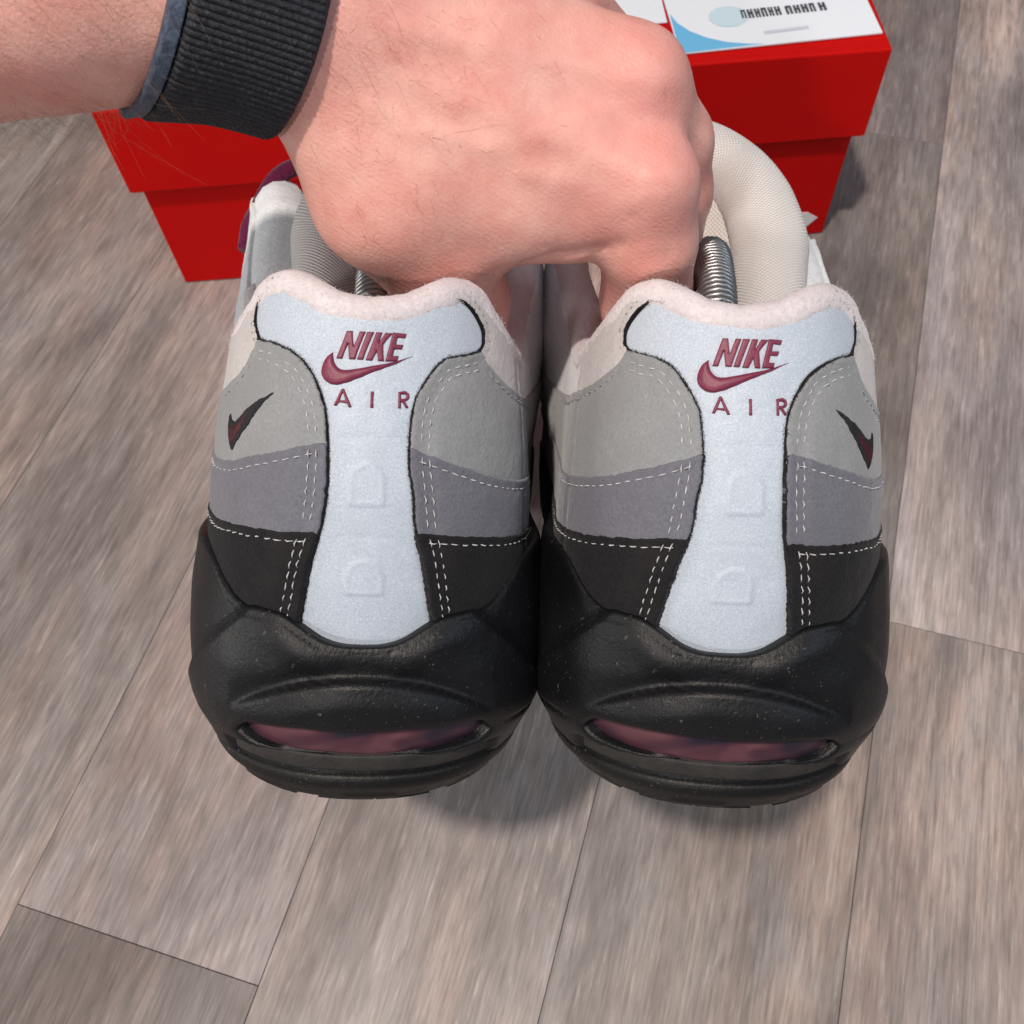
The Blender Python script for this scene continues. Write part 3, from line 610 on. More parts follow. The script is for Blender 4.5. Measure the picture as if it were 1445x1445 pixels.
    c = np.array([-3.12, 7.78]); L2 = smooth_loop([(-2.62,8.27),(-2.9,8.07),(-3.12,7.9),(-3.3,7.86),(-3.42,7.92),(-3.42,7.75),(-3.35,7.55),(-3.25,7.47),(-3.1,7.62),(-2.9,7.85)], .06)
    V, F, fm, uv = panel(UP, L2, .05, .06, .06, .05, base=.20, skirt=.03); emit('emblem_fill', V, F, [M_EMB_R, M_EMB_R], em, fm)
    # --- padded fleece collar
    cu = np.linspace(-10.2, 13.6, 200); zc = ZC(np.abs(cu)) - .37
    ctr = UP.P(cu, zc) - UP.N(cu, zc) * (.24 + .22 * sstep(5.5, 9.5, cu))[:, None]; rad = .385 + .012 * vnoise(cu * 2.5, cu * 0, seed) - .04 * sstep(6, 10, -cu) + .16 * sstep(5.5, 9.5, cu)
    V, F = tube(ctr, rad, 18); V = np.array(V)
    V += .012 * np.stack([vnoise(V[:, 0] * 6, V[:, 2] * 6 + V[:, 1] * 3, seed + k) for k in range(3)], 1)
    fl = emit('collar_padding', V, F, M_FLEECE)
    i = RNG.integers(0, len(V), 9000); cc = np.repeat(ctr, 18, 0)[i]; Nn = V[i] - cc; Nn /= np.linalg.norm(Nn, axis=1)[:, None]
    Pp = V[i] + RNG.normal(0, .035, (9000, 3)); Dv = Nn + RNG.normal(0, .55, (9000, 3)); Dv /= np.linalg.norm(Dv, axis=1)[:, None]
    Hv, Hf = hairs(Pp - Nn * .03, Dv, RNG.uniform(.03, .085, 9000), .006); emit('fleece_fibres', Hv, Hf, M_FLEECE, fl, kind='stuff')
    # --- padded eyestay edge that carries on from the collar towards the laces
    for sd in (-1,):
        eu = np.linspace(8.6, 16.4, 40) * sd; ez = ZC(np.abs(eu)) - .5 + (.9 if key == 'L' else 0) * sstep(9.5, 13, np.abs(eu)); er = .34 + (.55 if key == 'L' else .2) * sstep(8.6, 11, np.abs(eu))
        V, F = tube(UP.P(eu, ez) - UP.N(eu, ez) * (er + .02)[:, None], er, 14); emit('eyestay', V, F, M_PALE)
    # --- lining
    lu = np.linspace(-12, 12, 90); V, UVs = [], []
    for a in np.linspace(0, 1, 22):
        z = ZC(np.abs(lu)) - .35 + (4.2 - ZC(np.abs(lu)) + .35) * a; off = .40 + .42 * math.sin(min(1, a * 3.2) * math.pi / 2) - .15 * sstep(.4, 1, a)
        V.append(UP.P(lu, z) - UP.N(lu, z) * off); UVs.append(np.stack([lu, z], 1))
    V = np.concatenate(V); F = [(i * 90 + j + 1, i * 90 + j, (i + 1) * 90 + j, (i + 1) * 90 + j + 1) for i in range(21) for j in range(89)]
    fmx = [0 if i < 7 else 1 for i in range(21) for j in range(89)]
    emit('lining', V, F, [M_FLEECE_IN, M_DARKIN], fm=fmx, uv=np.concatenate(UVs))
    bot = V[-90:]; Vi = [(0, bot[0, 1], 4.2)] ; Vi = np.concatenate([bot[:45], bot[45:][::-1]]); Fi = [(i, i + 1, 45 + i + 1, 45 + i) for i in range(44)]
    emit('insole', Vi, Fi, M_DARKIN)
    # --- tongue: thick padded flap with a knitted inner face
    ns, nt = 34, 30; Vt, UVt = [], []
    for side_ in (0, 1):
        for b in np.linspace(0, 1, nt):
            s_ = np.linspace(-1, 1, ns); ztop = 15.9 - 4.3 * np.abs(s_) ** 2.3; z = 6.2 + (ztop - 6.2) * b
            x = .25 + 2.75 * s_ * (1 - .08 * (1 - b)); y = 10.5 + (z - 8) * .36 - 1.2 * s_ ** 2
            edge = np.minimum(1, np.sqrt(np.clip(np.minimum((1 - np.abs(s_)) * 6, (1 - b) * 8), 0, 1)))
            th = .55 * edge; y = y + (-th if side_ == 0 else th) ; z = z + (.12 * edge if side_ == 0 else -.1 * edge)
            if side_ == 0: y = y - .28 * np.exp(-((np.abs(s_) - .55) / .3) ** 2) * edge
            Vt.append(np.stack([x, y, z], 1)); UVt.append(np.stack([x * 1.05, z], 1))
    Vt = np.concatenate(Vt); Ft, fmt = [], []
    for i in range(nt - 1):
        for j in range(ns - 1):
            a = i * ns + j; Ft.append((a, a + 1, a + ns + 1, a + ns)); fmt.append(0)
            a += ns * nt; Ft.append((a + 1, a, a + ns, a + ns + 1)); fmt.append(1)
    m2 = ns * nt
    rim = [i * ns for i in range(nt)] + [(nt - 1) * ns + j for j in range(1, ns)] + [i * ns + ns - 1 for i in range(nt - 2, -1, -1)]
    for a, b in zip(rim[:-1], rim[1:]): Ft.append((a, b, b + m2, a + m2)); fmt.append(1)
    emit('tongue', Vt, Ft, [M_MESH, M_PALE], fm=fmt, uv=np.concatenate(UVt))
    op = np.array([(-2.15, 6.6, 8.0), (-2.42, 7.7, 9.6), (-2.55, 8.7, 11.2), (-2.58, 9.9, 12.6), (-2.08, 11.3, 14.2), (-.8, 12.5, 15.6), (.5, 12.7, 16.1), (1.7, 12.2, 15.2), (2.6, 11, 13.5), (2.9, 9.8, 12), (2.8, 8.6, 10.2)])
    dd = np.r_[0, np.cumsum(np.linalg.norm(np.diff(op, axis=0), axis=1))]; qq = np.linspace(0, dd[-1], 120); oc = np.stack([pchip(dd, op[:, k])(qq) for k in range(3)], 1)
    rr_ = np.interp(qq / dd[-1], [0, .12, .3, .5, .62, .75, 1], [.55, .95, 1.1, 1.02, .75, .5, .4]); cin = oc - (.3, 11.2, 10.6); cin = cin * (1, .25, 1); cin /= np.linalg.norm(cin, axis=1)[:, None]
    oc = oc - cin * rr_[:, None]; V, F = tube(oc, rr_, 24)
    aa = np.tile(np.arange(24) / 24 * 2 * math.pi, 120); UVr = np.stack([np.repeat(qq, 24), aa * .88], 1)
    emit('tongue_padding', V, F, M_MESH, uv=UVr)
    # --- midsole, sculpted round the heel
    half = smooth_loop(MTOP, .12, False, 75); top = np.concatenate([half[::-1][:-1] * (-1, 1), half])
    lp = np.concatenate([top[::-1], [(-14, .42), (14, .42)]])
    win = smooth_loop(WIN, .08)
    def md(u, z, D):
        a = np.abs(u); zt = np.interp(a, half[:, 0], half[:, 1]); zg = 2.93 - .108 * u * u
        amp = np.clip(1 - (u / 2.95) ** 2, 0, 1)
        prof = np.where(z > zg, np.exp(-((z - zg) / .36) ** 2), np.exp(-((z - zg) / .075) ** 2))
        h = -.30 * amp ** .7 * prof + .13 * amp * np.exp(-((z - (zg - .52)) / .34) ** 2)
        h += .12 * np.exp(-((z - zt + .55) / .36) ** 2) * sstep(2.9, 1.4, a)
        # saddle piece stands proud of the side wing
        d0 = (z - 4.1) * .80 + (a - 2.5) * .60       # line falling outwards from the peak
        h += .13 * sstep(.22, -.12, d0) * sstep(.6, 1.4, z) * sstep(2.0, 2.6, a) + .13 * sstep(2.6, 2.0, a) * sstep(.6, 1.4, z)
        h -= .20 * sstep(1.04, .96, z) * sstep(3.5, 3.1, a) * sstep(.42, .50, z)
        h -= .14 * sstep(.62, .3, z) * 0
        h += .012 * vnoise(u * 1.7, z * 1.7, seed)
        h -= .035 * np.exp(-((z - zt + .16) / .03) ** 2) * sstep(3.4, 3.0, a)      # mould line under the rim
        h -= .03 * np.exp(-(d0 / .035) ** 2) * sstep(2.4, 2.9, a) * sstep(1.8, 2.4, z)
        h -= .06 * np.exp(-((z - 1.9 + .12 * a) / .05) ** 2) * sstep(3.2, 4.2, a)
        return h
    V, F, fm, uv = panel(MID, lp, .12, .14, .085, .08, holes=[win], base=-.08, skirt=.55, disp=md, far=(6.5, 4))
    ms = emit('midsole', V, F, [M_RUBBER, M_RUBBER], fm=fm)
    wl = win + (win - win.mean(0)) * (.05, .14)
    V, F, fm, uv = panel(MID, wl, .10, .28, .1, .08, base=-.19, skirt=.1); aw = emit('air_window', V, F, [M_AIR, M_AIR], ms, fm, lab='glossy burgundy air window in the heel')
    lo_ = win[win[:, 1] < 1.25]; lo_ = lo_[np.argsort(lo_[:, 0])]
    rp = np.concatenate([lo_ + (0, -.06), (lo_ + (0, .10))[::-1]])
    V, F, fm, uv = panel(MID, rp, .03, .04, .06, .06, base=-.16, skirt=.1); emit('film_rim', V, F, [M_FILM, M_FILM], aw, fm)
    lg = np.array([(-3.3, .5), (3.45, .5), (3.35, 1.08), (2.6, 1.02), (1.2, .95), (0, .93), (-1.6, .95), (-2.6, 1.0), (-3.2, 1.08)])
    V, F, fm, uv = panel(MID, lg, .05, .06, .09, .09, base=-.13, skirt=.1); emit('dusty_ledge', V, F, [M_LEDGE, M_LEDGE], ms, fm)
    # --- forefoot: bent where the toe meets the floor
    sp, cp = -A[2][1], A[2][2]
    ys = np.array([11.6, 12.5, 14, 16, 18.5, 21, 24, 26.5, 28.3, 29.3, 29.8]); wl_ = np.array([4.55, 4.65, 4.9, 5.15, 5.4, 5.5, 5.25, 4.5, 3.4, 2.1, .5]); wm = np.array([4.5, 4.55, 4.7, 4.85, 4.9, 4.85, 4.4, 3.6, 2.7, 1.6, .5])
    ht = np.array([12.2, 12.0, 11.5, 10.6, 9.3, 8.2, 7.3, 6.6, 5.9, 5.2, 4.4])
    lo_k, hi_k = 0., .12
    for _ in range(40):
        k = (lo_k + hi_k) / 2; yy = np.linspace(13, 29.9, 120); ts = k * np.clip(yy - 14.5, 0, None) ** 2
        mz = (O[2] * 100 + A[2][1] * yy + A[2][2] * (ts - .3)).min()
        if mz < .05: lo_k = k
        else: hi_k = k
    TS = lambda y: hi_k * np.clip(y - 14.5, 0, None) ** 2
    # lean of the flexed forefoot keeps its own section upright to the bent sole
    def bend(P):
        P = np.asarray(P, float).copy(); y = P[:, 1]; sl = np.arctan(2 * hi_k * np.clip(y - 14.5, 0, None)); z = P[:, 2]
        P[:, 1] = y - np.sin(sl) * z; P[:, 2] = TS(y) + np.cos(sl) * z; return P
    def loft(sections, closed_sec=False):
        n = len(sections[0]); V = np.concatenate(sections); F = []
        for i in range(len(sections) - 1):
            for j in range(n if closed_sec else n - 1):
                j2 = (j + 1) % n; F.append((i * n + j, i * n + j2, (i + 1) * n + j2, (i + 1) * n + j))
        return V, F
    yf = np.linspace(ys[0], ys[-1], 40); fl_, fm_, fh = pchip(ys, wl_)(yf), pchip(ys, wm)(yf), pchip(ys, ht)(yf)
    def arch(i, z0, z1, inset=0):
        th = np.linspace(0, math.pi, 29); w = np.where(np.cos(th) > 0, fm_[i], fl_[i]) - inset
        x = w * np.sign(np.cos(th)) * np.abs(np.cos(th)) ** .8; z = z0 + (z1 - z0) * np.sin(th) ** .72
        return np.stack([x, np.full_like(x, yf[i]), z], 1)
    secs = [arch(i, 3.4, max(fh[i], 4.2), .35) for i in range(len(yf))]
    V, F = loft(secs); emit('vamp', bend(V), F, M_PALE)
    secs = [arch(i, 3.4, max(5.6 + .3 * math.sin(yf[i]), 4), .2)[[0, 1, 2, 3, 4]] for i in range(len(yf))]; V, F = loft(secs); emit('forefoot_band', bend(V), F, M_MID)
    secs = [arch(i, 3.4, max(5.6 + .3 * math.sin(yf[i]), 4), .2)[[24, 25, 26, 27, 28]] for i in range(len(yf))]; V, F = loft(secs); emit('forefoot_band', bend(V), F, M_MID)
    secs = []
    for i in range(len(yf)):
        a, b = fl_[i], fm_[i]; zt = 4.6 - .6 * (yf[i] - 12) / 18
        sec = np.array([(-a * .86, -.3), (-a * .97, .4), (-a - .12, 1.6), (-a - .06, 2.8), (-a + .12, zt), (-a + .6, zt + .05), (b - .6, zt + .05), (b - .12, zt), (b + .06, 2.8), (b + .12, 1.6), (b * .97, .4), (b * .86, -.3)])
        secs.append(np.stack([sec[:, 0], np.full(12, yf[i]), sec[:, 1]], 1))
    V, F = loft(secs, True); F.append(tuple(range(12))); F.append(tuple(len(V) - 12 + k for k in range(12))[::-1]); emit('forefoot_midsole', bend(V), F, M_RUBBER)
    # --- outsole round the heel with tread lugs
    ol = np.array([(-14, -.3), (14, -.3), (14, .44), (-14, .44)])
    def od(u, z, D): return .05 * np.exp(-((z - .2) / .16) ** 2) - .02 + .03 * (np.sin(u * 2.3 + 1) > .2) * (z < -.1)
    V, F, fm, uv = panel(MID, ol, .1, .1, .09, .09, base=-.05, skirt=.3, disp=od, far=(6.5, 4)); oso = emit('outsole', V, F, [M_OUT, M_OUT], fm=fm)
    ub = np.linspace(0, 13.5, 40); Lb = MID.P(-ub, np.full(40, -.28)); Rb = MID.P(ub, np.full(40, -.28)); Vb = np.concatenate([Lb, Rb]); Fb = [(i, i + 1, 41 + i, 40 + i) for i in range(39)]
    emit('tread_plate', Vb, Fb, M_OUT, oso)
    for a0 in (-4.6, -2.75, -.95, .35, 2.1, 3.9):
        u2 = np.linspace(a0, a0 + 1.25, 4); p0 = MID.P(u2, np.full(4, -.27)); nrm = MID.N(u2, np.full(4, -.1)) * (1, 1, 0)
        q = np.concatenate([p0 + nrm * .0, p0 - nrm * .8]); q2 = q.copy(); q2[:, 2] -= .055; Vl = np.concatenate([q, q2])
        Fl = [(8 + i, 8 + i + 1, 12 + i + 1, 12 + i) for i in range(3)] + [(i + 1, i, 8 + i, 8 + i + 1) for i in range(3)] + [(0, 4, 12, 8), (3, 11, 15, 7)]
        emit('tread_lug', Vl, Fl, M_OUT, oso, smooth=False)
    # --- laces and side loops
    for i, y in enumerate((13.2, 15.0, 16.8, 18.6)):
        z = float(np.interp(y, ys, ht)) + .15; x = np.linspace(-2.2, 2.2, 14); pth = np.stack([x, np.full(14, y) - .3 * np.cos(x), z - .16 * x * x * .6], 1)
        V, F = tube(bend(pth), .26, 8); emit('lace', V, F, M_LACE_W)
    for sd in (-1, 1):
        for (y, z) in (((19.4, 10.0),) if (sd < 0 and key == 'L') else ((19.4, 9.6),)):
            th = np.linspace(0, math.pi, 12); pth = np.stack([sd * (3.85 + .2 * np.sin(th)), y - 1.1 * np.cos(th), z - .55 + 1.35 * np.sin(th)], 1)
            V, F = [], []
            for p in pth: V += [p + (-sd * .3, 0, -.1), p + (-sd * .3, 0, .1), p + (sd * .3, 0, .1), p + (sd * .3, 0, -.1)]
            for a in range(11):
                for b in range(4): F.append((a * 4 + b, a * 4 + (b + 1) % 4, a * 4 + 4 + (b + 1) % 4, a * 4 + 4 + b))
            emit('lace_loop', bend(V), F, M_LACE)
    if key == 'L':      # broad woven loop standing up beside the top of the lacing
        lpth = np.array([(-4.62, 13.6, 11.9), (-4.6, 14.15, 12.65), (-4.48, 14.75, 13.1), (-4.3, 15.4, 13.75), (-3.95, 15.8, 14.35), (-3.45, 16.3, 14.75), (-2.9, 16.7, 14.9), (-2.3, 16.6, 14.3)])
        dd = np.r_[0, np.cumsum(np.linalg.norm(np.diff(lpth, axis=0), axis=1))]; qq = np.linspace(0, dd[-1], 36); lp3 = np.stack([pchip(dd, lpth[:, k])(qq) for k in range(3)], 1)
        V, F = tube(lp3, .30, 10); V = np.array(V); c_ = np.repeat(lp3, 10, 0); V[:, 1] = c_[:, 1] + (V[:, 1] - c_[:, 1]) * .45; emit('lace_loop', V, F, M_LACE)
    return root, Mw

for key, lab in (('L', 'grey and black sneaker with the thumb pushed inside, burgundy lace loop showing beside it'), ('R', 'grey and black sneaker with the fingers hooked inside, nearer the blue and white card')):
    root, Mw = build_shoe(key, lab)
    mir = -1 if key == 'R' else 1
    tr = bpy.data.objects.new('shoe_tree', None); COL.objects.link(tr); tr.matrix_world = Mw @ Matrix.Translation((0, .02, .045))
    tr['category'] = 'shoe tree'; tr['group'] = 'spring shoe trees'; tr['label'] = 'coiled metal spring shoe tree inside the sneaker holding the ' + ('thumb' if key == 'L' else 'fingers')
    path = np.array([(-.1, 1.9, 6.0), (-.1, 2.6, 8.0), (-.1, 3.9, 10.0), (-.1, 5.6, 11.3), (-.1, 7.3, 11.9), (-.1, 8.6, 11.6), (-.1, 9.2, 10.4), (-.1, 9.3, 8.6), (-.1, 9.4, 6.6)]) * (mir, 1, 1) + (-.32 * (1 if key == 'R' else 0) , 0, 0)
    d = np.r_[0, np.cumsum(np.linalg.norm(np.diff(path, axis=0), axis=1))]; q = np.linspace(0, d[-1], 1100); pp = np.stack([pchip(d, path[:, k])(q) for k in range(3)], 1)
    T = np.gradient(pp, axis=0); T /= np.linalg.norm(T, axis=1)[:, None]; X = np.tile([1., 0, 0], (1100, 1)); Y = np.cross(T, X); ang = q / .165 * 2 * math.pi
    hel = pp + .44 * (np.cos(ang)[:, None] * X + np.sin(ang)[:, None] * Y)
    V, F = tube((hel - (0, 2, 4.5)) * .01, .00080, 6); put('spring', mesh_data('spring', V, F, M_STEEL), tr)
    V, F = tube((pp[::20] - (0, 2, 4.5)) * .01, .0031, 8); put('spring_core', mesh_data('spring_core', V, F, M_PLASTIC), tr)
    th = np.linspace(0, math.pi, 10); V = []
    for a in th:
        for b in np.linspace(0, 2 * math.pi, 16, endpoint=False): V.append(((-.1 * mir + 1.5 * math.sin(a) * math.cos(b)) * .01, (2.0 + .9 * math.sin(a) * math.sin(b) - 2) * .01, (5.6 + 1.0 * math.cos(a) - 4.5) * .01))
    F = [(i * 16 + j, i * 16 + (j + 1) % 16, (i + 1) * 16 + (j + 1) % 16, (i + 1) * 16 + j) for i in range(9) for j in range(16)]; put('heel_knob', mesh_data('heel_knob', V, F, M_PLASTIC), tr)

# ------------------------------------------------------------------ the hand: one continuous skin surface grown from joint chains
def capsule_sd(P, a, b, ra, rb):
    """distance to a cone with round ends"""
    a, b = np.asarray(a), np.asarray(b); d = b - a; L2 = float(d @ d)
    t = np.clip(((P - a) @ d) / L2, 0, 1)
    return np.sqrt(((P - a - t[..., None] * d) ** 2).sum(-1)) - (ra + (rb - ra) * t)
def smin(a, b, k):
    h = np.clip(.5 + .5 * (b - a) / k, 0, 1); return b + (a - b) * h - k * h * (1 - h)
def chain_sd(P, ch, k=.25):
    d = None
    for p, q in zip(ch[:-1], ch[1:]):
        s = capsule_sd(P, p[:3], q[:3], p[3], q[3]); d = s if d is None else smin(d, s, k)
    return d
HCH = [(n, [[100 * v for v in p] for p in ch]) for n, ch in HAND]
CRE = [np.array(c) * 100 for c in CREASE]; WRI = [np.array(c) * 100 for c in globals().get('WRINK', [])]; TEN = [np.array(c) * 100 for c in globals().get('TEND', [])]
def hand_sd(P):
    d = None
    for n, ch in HCH:
        if n == 'finger': continue
        s = chain_sd(P, ch, .5); d = s if d is None else smin(d, s, .95 if n == 'hand' else .7)
    f = None
    for n, ch in HCH:
        if n != 'finger': continue
        s = chain_sd(P, ch, .3); f = s if f is None else np.minimum(f, smin(f, s, .12))
    d = smin(d, f, .55)
    for k, c in enumerate(KNUCK):                                    # knuckle heads
        c = np.array(c) * 100; s = np.sqrt(((P - c) ** 2).sum(-1)) - (.5, .55, .42)[k]; d = smin(d, s, .55)
    for i, L in enumerate(TEN):                                      # tendons and veins just under the skin
        for p, q in zip(L[:-1], L[1:]): d = smin(d, capsule_sd(P, p, q, .19 if i < 3 else .125, .19 if i < 3 else .125), .22)
    for L, r, k in [(c, .11, .14) for c in CRE] + [(c, .035, .09) for c in WRI]:   # folds of skin in the thumb web and at the knuckle
        for p, q in zip(L[:-1], L[1:]): d = -smin(-d, capsule_sd(P, p, q, r, r), k)
    return d
def surface_nets(f, lo, hi, h):
    xs = [np.arange(lo[k], hi[k] + h, h) for k in range(3)]; n = [len(x) for x in xs]
    val = np.empty(n, np.float32)
    for i, x in enumerate(xs[0]):
        Y, Z = np.meshgrid(xs[1], xs[2], indexing='ij'); val[i] = f(np.stack([np.full_like(Y, x), Y, Z], -1))
    ins = val < 0; nx, ny, nz = n
    c = np.zeros((nx - 1, ny - 1, nz - 1), np.int8)
    acc = np.zeros((nx - 1, ny - 1, nz - 1, 3), np.float32); cnt = np.zeros((nx - 1, ny - 1, nz - 1), np.float32)
    cor = [(i, j, k) for i in (0, 1) for j in (0, 1) for k in (0, 1)]
    sl = lambda o: val[o[0]:nx - 1 + o[0], o[1]:ny - 1 + o[1], o[2]:nz - 1 + o[2]]
    for a in cor:
        for ax in range(3):
            if a[ax]: continue
            b = list(a); b[ax] = 1; A, B = sl(a), sl(b); m = (A < 0) != (B < 0)
            t = np.where(m, A / np.where(m, A - B, 1), 0)
            for k in range(3): acc[..., k] += np.where(m, a[k] + (t if k == ax else 0), 0)
            cnt += m
    act = cnt > 0; idx = np.full(act.shape, -1, np.int64); I = np.argwhere(act); idx[act] = np.arange(len(I))
    V = np.array(lo) + (I + acc[act] / cnt[act][:, None]) * h
    F = []
    for ax in range(3):
        o = [0, 0, 0]; o[ax] = 1; A = ins[:nx - o[0], :ny - o[1], :nz - o[2]]; B = ins[o[0]:, o[1]:, o[2]:]; E = np.argwhere(A != B)
        u, v = [(1, 2), (2, 0), (0, 1)][ax]
        E = E[(E[:, u] > 0) & (E[:, v] > 0) & (E[:, u] < n[u] - 1) & (E[:, v] < n[v] - 1)]
        q = []
        for du, dv in ((-1, -1), (0, -1), (0, 0), (-1, 0)):
            e = E.copy(); e[:, u] += du; e[:, v] += dv; q.append(idx[e[:, 0], e[:, 1], e[:, 2]])
        q = np.stack(q, 1); flip = ~A[E[:, 0], E[:, 1], E[:, 2]]; q[flip] = q[flip][:, ::-1]; F.append(q)
    return V, np.concatenate(F)
allp = np.array([p for _, ch in HCH for p in ch]); lo = allp[:, :3].min(0) - 4.2; hi = allp[:, :3].max(0) + 2.2
lo[0] = max(lo[0], -17.0)
HV, HF = surface_nets(hand_sd, lo, hi, .17)

t = NT('skin'); co = t.coord()
kn = None
for k, c in enumerate(KNUCK):
    g = t.new('ShaderNodeVectorMath', operation='DISTANCE'); t.link(co, g.inputs[0]); g.inputs[1].default_value = c
    r = t.ramp(t.math('MULTIPLY', g.outputs['Value'], 40), [(.15, (.75, .75, .75)), (1, (0, 0, 0))]); kn = r if kn is None else t.mix(1.0, kn, r, 'ADD')
n1 = t.noise(co, 70, 5, .65); n2 = t.noise(co, 260, 3, .6); n3 = t.noise(co, 1300, 2, .6)
c = t.ramp(n1, [(.30, (.73, .30, .25)), (.48, (.80, .395, .33)), (.70, (.87, .49, .41))])
c = t.mix(t.math('MULTIPLY', t.ramp(n2, [(.5, (0, 0, 0)), (.75, (1, 1, 1))]), .35), c, (.74, .31, .26))
c = t.mix(t.math('MULTIPLY', kn, .45), c, (.78, .30, .27))
vo = t.new('ShaderNodeTexVoronoi', feature='DISTANCE_TO_EDGE'); vo.inputs['Scale'].default_value = 1150; t.link(t.coord(scale=(1, .55, .8), rot=(.3, .2, .7)), vo.inputs['Vector'])
wr = t.new('ShaderNodeTexWave', wave_type='BANDS', bands_direction='DIAGONAL'); wr.inputs['Scale'].default_value = 330; wr.inputs['Distortion'].default_value = 5; wr.inputs['Detail'].default_value = 3; wr.inputs['Detail Scale'].default_value = 2.2; t.link(co, wr.inputs['Vector'])
nb = t.bump(t.ramp(vo.outputs['Distance'], [(0, (0, 0, 0)), (.22, (1, 1, 1))]), .12, .0002)
nb = t.bump(wr.outputs['Fac'], .10, .0003, nb); nb = t.bump(n2, .09, .0005, nb); nb = t.bump(n3, .32, .0003, nb)
M_SKIN = t.done(c, t.ramp(n2, [(.3, (.34, .34, .34)), (.7, (.55, .55, .55))]), nb, Specular_IOR_Level=.42, Subsurface_Weight=.12, Subsurface_Scale=.0025)
t.b.inputs['Subsurface Radius'].default_value = (1.0, .35, .2)
person = put('person', mesh_data('person', HV * .01, HF, M_SKIN), label='bare hairy forearm and hand in a black wrist strap, pinching both sneakers together', cat='person')
sub = person.modifiers.new('smooth', 'SMOOTH'); sub.factor = .5; sub.iterations = 3
sub = person.modifiers.new('subdivision', 'SUBSURF'); sub.levels = 1; sub.render_levels = 1

# arm frame
W0, W1, W2 = [np.array(p) * 100 for p in WRIST]; AX = (W2 - W1) / np.linalg.norm(W2 - W1)
CF = np.array(CAM); e1 = -CF[2] - AX * (-CF[2] @ AX); e1 /= np.linalg.norm(e1); e2 = np.cross(AX, e1)   # e1: towards the viewer
def skin_r(c, d):
    lo_, hi_ = np.zeros(len(c)), np.full(len(c), 6.)
    for _ in range(26):
        m = (lo_ + hi_) / 2; s = hand_sd(c + d * m[:, None]); lo_ = np.where(s < 0, m, lo_); hi_ = np.where(s < 0, hi_, m)
    return lo_
# body hair: fine curved strands on forearm and back of the hand
def arm_hair(n, smin_, smax_, length, seed, bias=0.):
    rg = np.random.default_rng(seed); s = rg.uniform(smin_, smax_, n); a = rg.uniform(-1.9, 2.2, n) + bias
    c = W1 + AX * s[:, None]; d = np.cos(a)[:, None] * e1 + np.sin(a)[:, None] * e2; r = skin_r(c, d); P = c + d * (r[:, None] - .02)
    flow = AX * rg.uniform(.5, 1.2, (n, 1)) + d * rg.uniform(.12, .5, (n, 1)) + e2 * rg.normal(.35, .45, (n, 1)) + e1 * rg.normal(0, .3, (n, 1)); flow /= np.linalg.norm(flow, axis=1)[:, None]
    curl = rg.normal(0, .9, (n, 3)); L = length * rg.uniform(.4, 1.2, n); V, F = [], []
    for i in range(n):
        tt = np.linspace(0, 1, 6); pth = P[i] + flow[i] * (L[i] * tt)[:, None] + curl[i] * (L[i] * tt ** 2 * .55)[:, None] - d[i] * (L[i] * .22 * tt ** 2)[:, None]
        V.append((pth, rg.uniform(.0017, .0030)))
    parts = [tube(p, np.linspace(r, r * .35, 6), 3, cap=False) for p, r in V]
    return join(parts)
t = NT('arm_hair'); M_HAIR = t.done((.30, .17, .095), .4, None, Specular_IOR_Level=.6)
V1, F1 = arm_hair(1100, -5.2, -1.3, 1.05, 3); V2, F2 = arm_hair(700, 1.3, 4.2, .62, 4); V3, F3 = arm_hair(260, 3.6, 8.0, .28, 5)
V, F = join([(V1, F1), (V2, F2), (V3, F3)])
put('arm_hair', mesh_data('arm_hair', np.array(V) * .01, F, M_HAIR), person, kind='stuff')

# ------------------------------------------------------------------ wrist strap: woven ribs round the arm
strap = bpy.data.objects.new('wrist_watch', None); COL.objects.link(strap); strap.location = W1 * .01
strap['label'] = 'black woven watch strap with a blue grey edge round the wrist'; strap['category'] = 'watch strap'
def ring(s0, s1, ns, na, h0, ribs, depth, name, mat, side=None):
    ang = np.linspace(0, 2 * math.pi, na, endpoint=False); V = []
    ss = np.linspace(s0, s1, ns); base = []; raw = []
    for s in (s0, (s0 + s1) / 2, s1):
        c = np.tile(W1 + AX * s, (na, 1)); d = np.cos(ang)[:, None] * e1 + np.sin(ang)[:, None] * e2; r = skin_r(c, d); raw.append(r)
        K = na // 22; base.append(np.convolve(np.r_[r[-K:], r, r[:K]], np.ones(2 * K + 1) / (2 * K + 1), 'valid'))
    base = [np.maximum(b, r0) for b, r0 in zip(base, raw)]; base = [np.convolve(np.r_[b[-12:], b, b[:12]], np.ones(25) / 25, 'valid') for b in base]
    d = np.cos(ang)[:, None] * e1 + np.sin(ang)[:, None] * e2
    for j, s in enumerate(ss):
        q = (s - s0) / (s1 - s0); r = np.interp(q, [0, .5, 1], [0, 1, 2]); i0 = int(min(1, math.floor(r))); r = base[i0] * (1 - r + i0) + base[i0 + 1] * (r - i0)
        edge = math.sqrt(max(0, 1 - max(0, abs(2 * q - 1) - .86) ** 2 / .14 ** 2))
        rib = depth * (np.abs(np.sin(ang * ribs / 2 + .6 * math.sin(s * 1.3))) ** .7 - .3) * (.75 + .25 * np.sin(s * 2 * math.pi / .16 + np.floor(ang * ribs / (2 * math.pi)) * 2.4))
        V.append(W1 + AX * s + d * (r + .06 + h0 * edge + rib * edge)[:, None])
    for s, q in ((s1, 1), (s0, 0)):
        V.append(W1 + AX * s + d * (base[2 if q else 0] + .02)[:, None])
    V = np.concatenate(V); m = ns + 2; F = [(i * na + k, i * na + (k + 1) % na, ((i + 1) % m) * na + (k + 1) % na, ((i + 1) % m) * na + k) for i in range(m) for k in range(na)]
    return put(name, mesh_data(name, (V - W1) * .01, F, mat), strap)
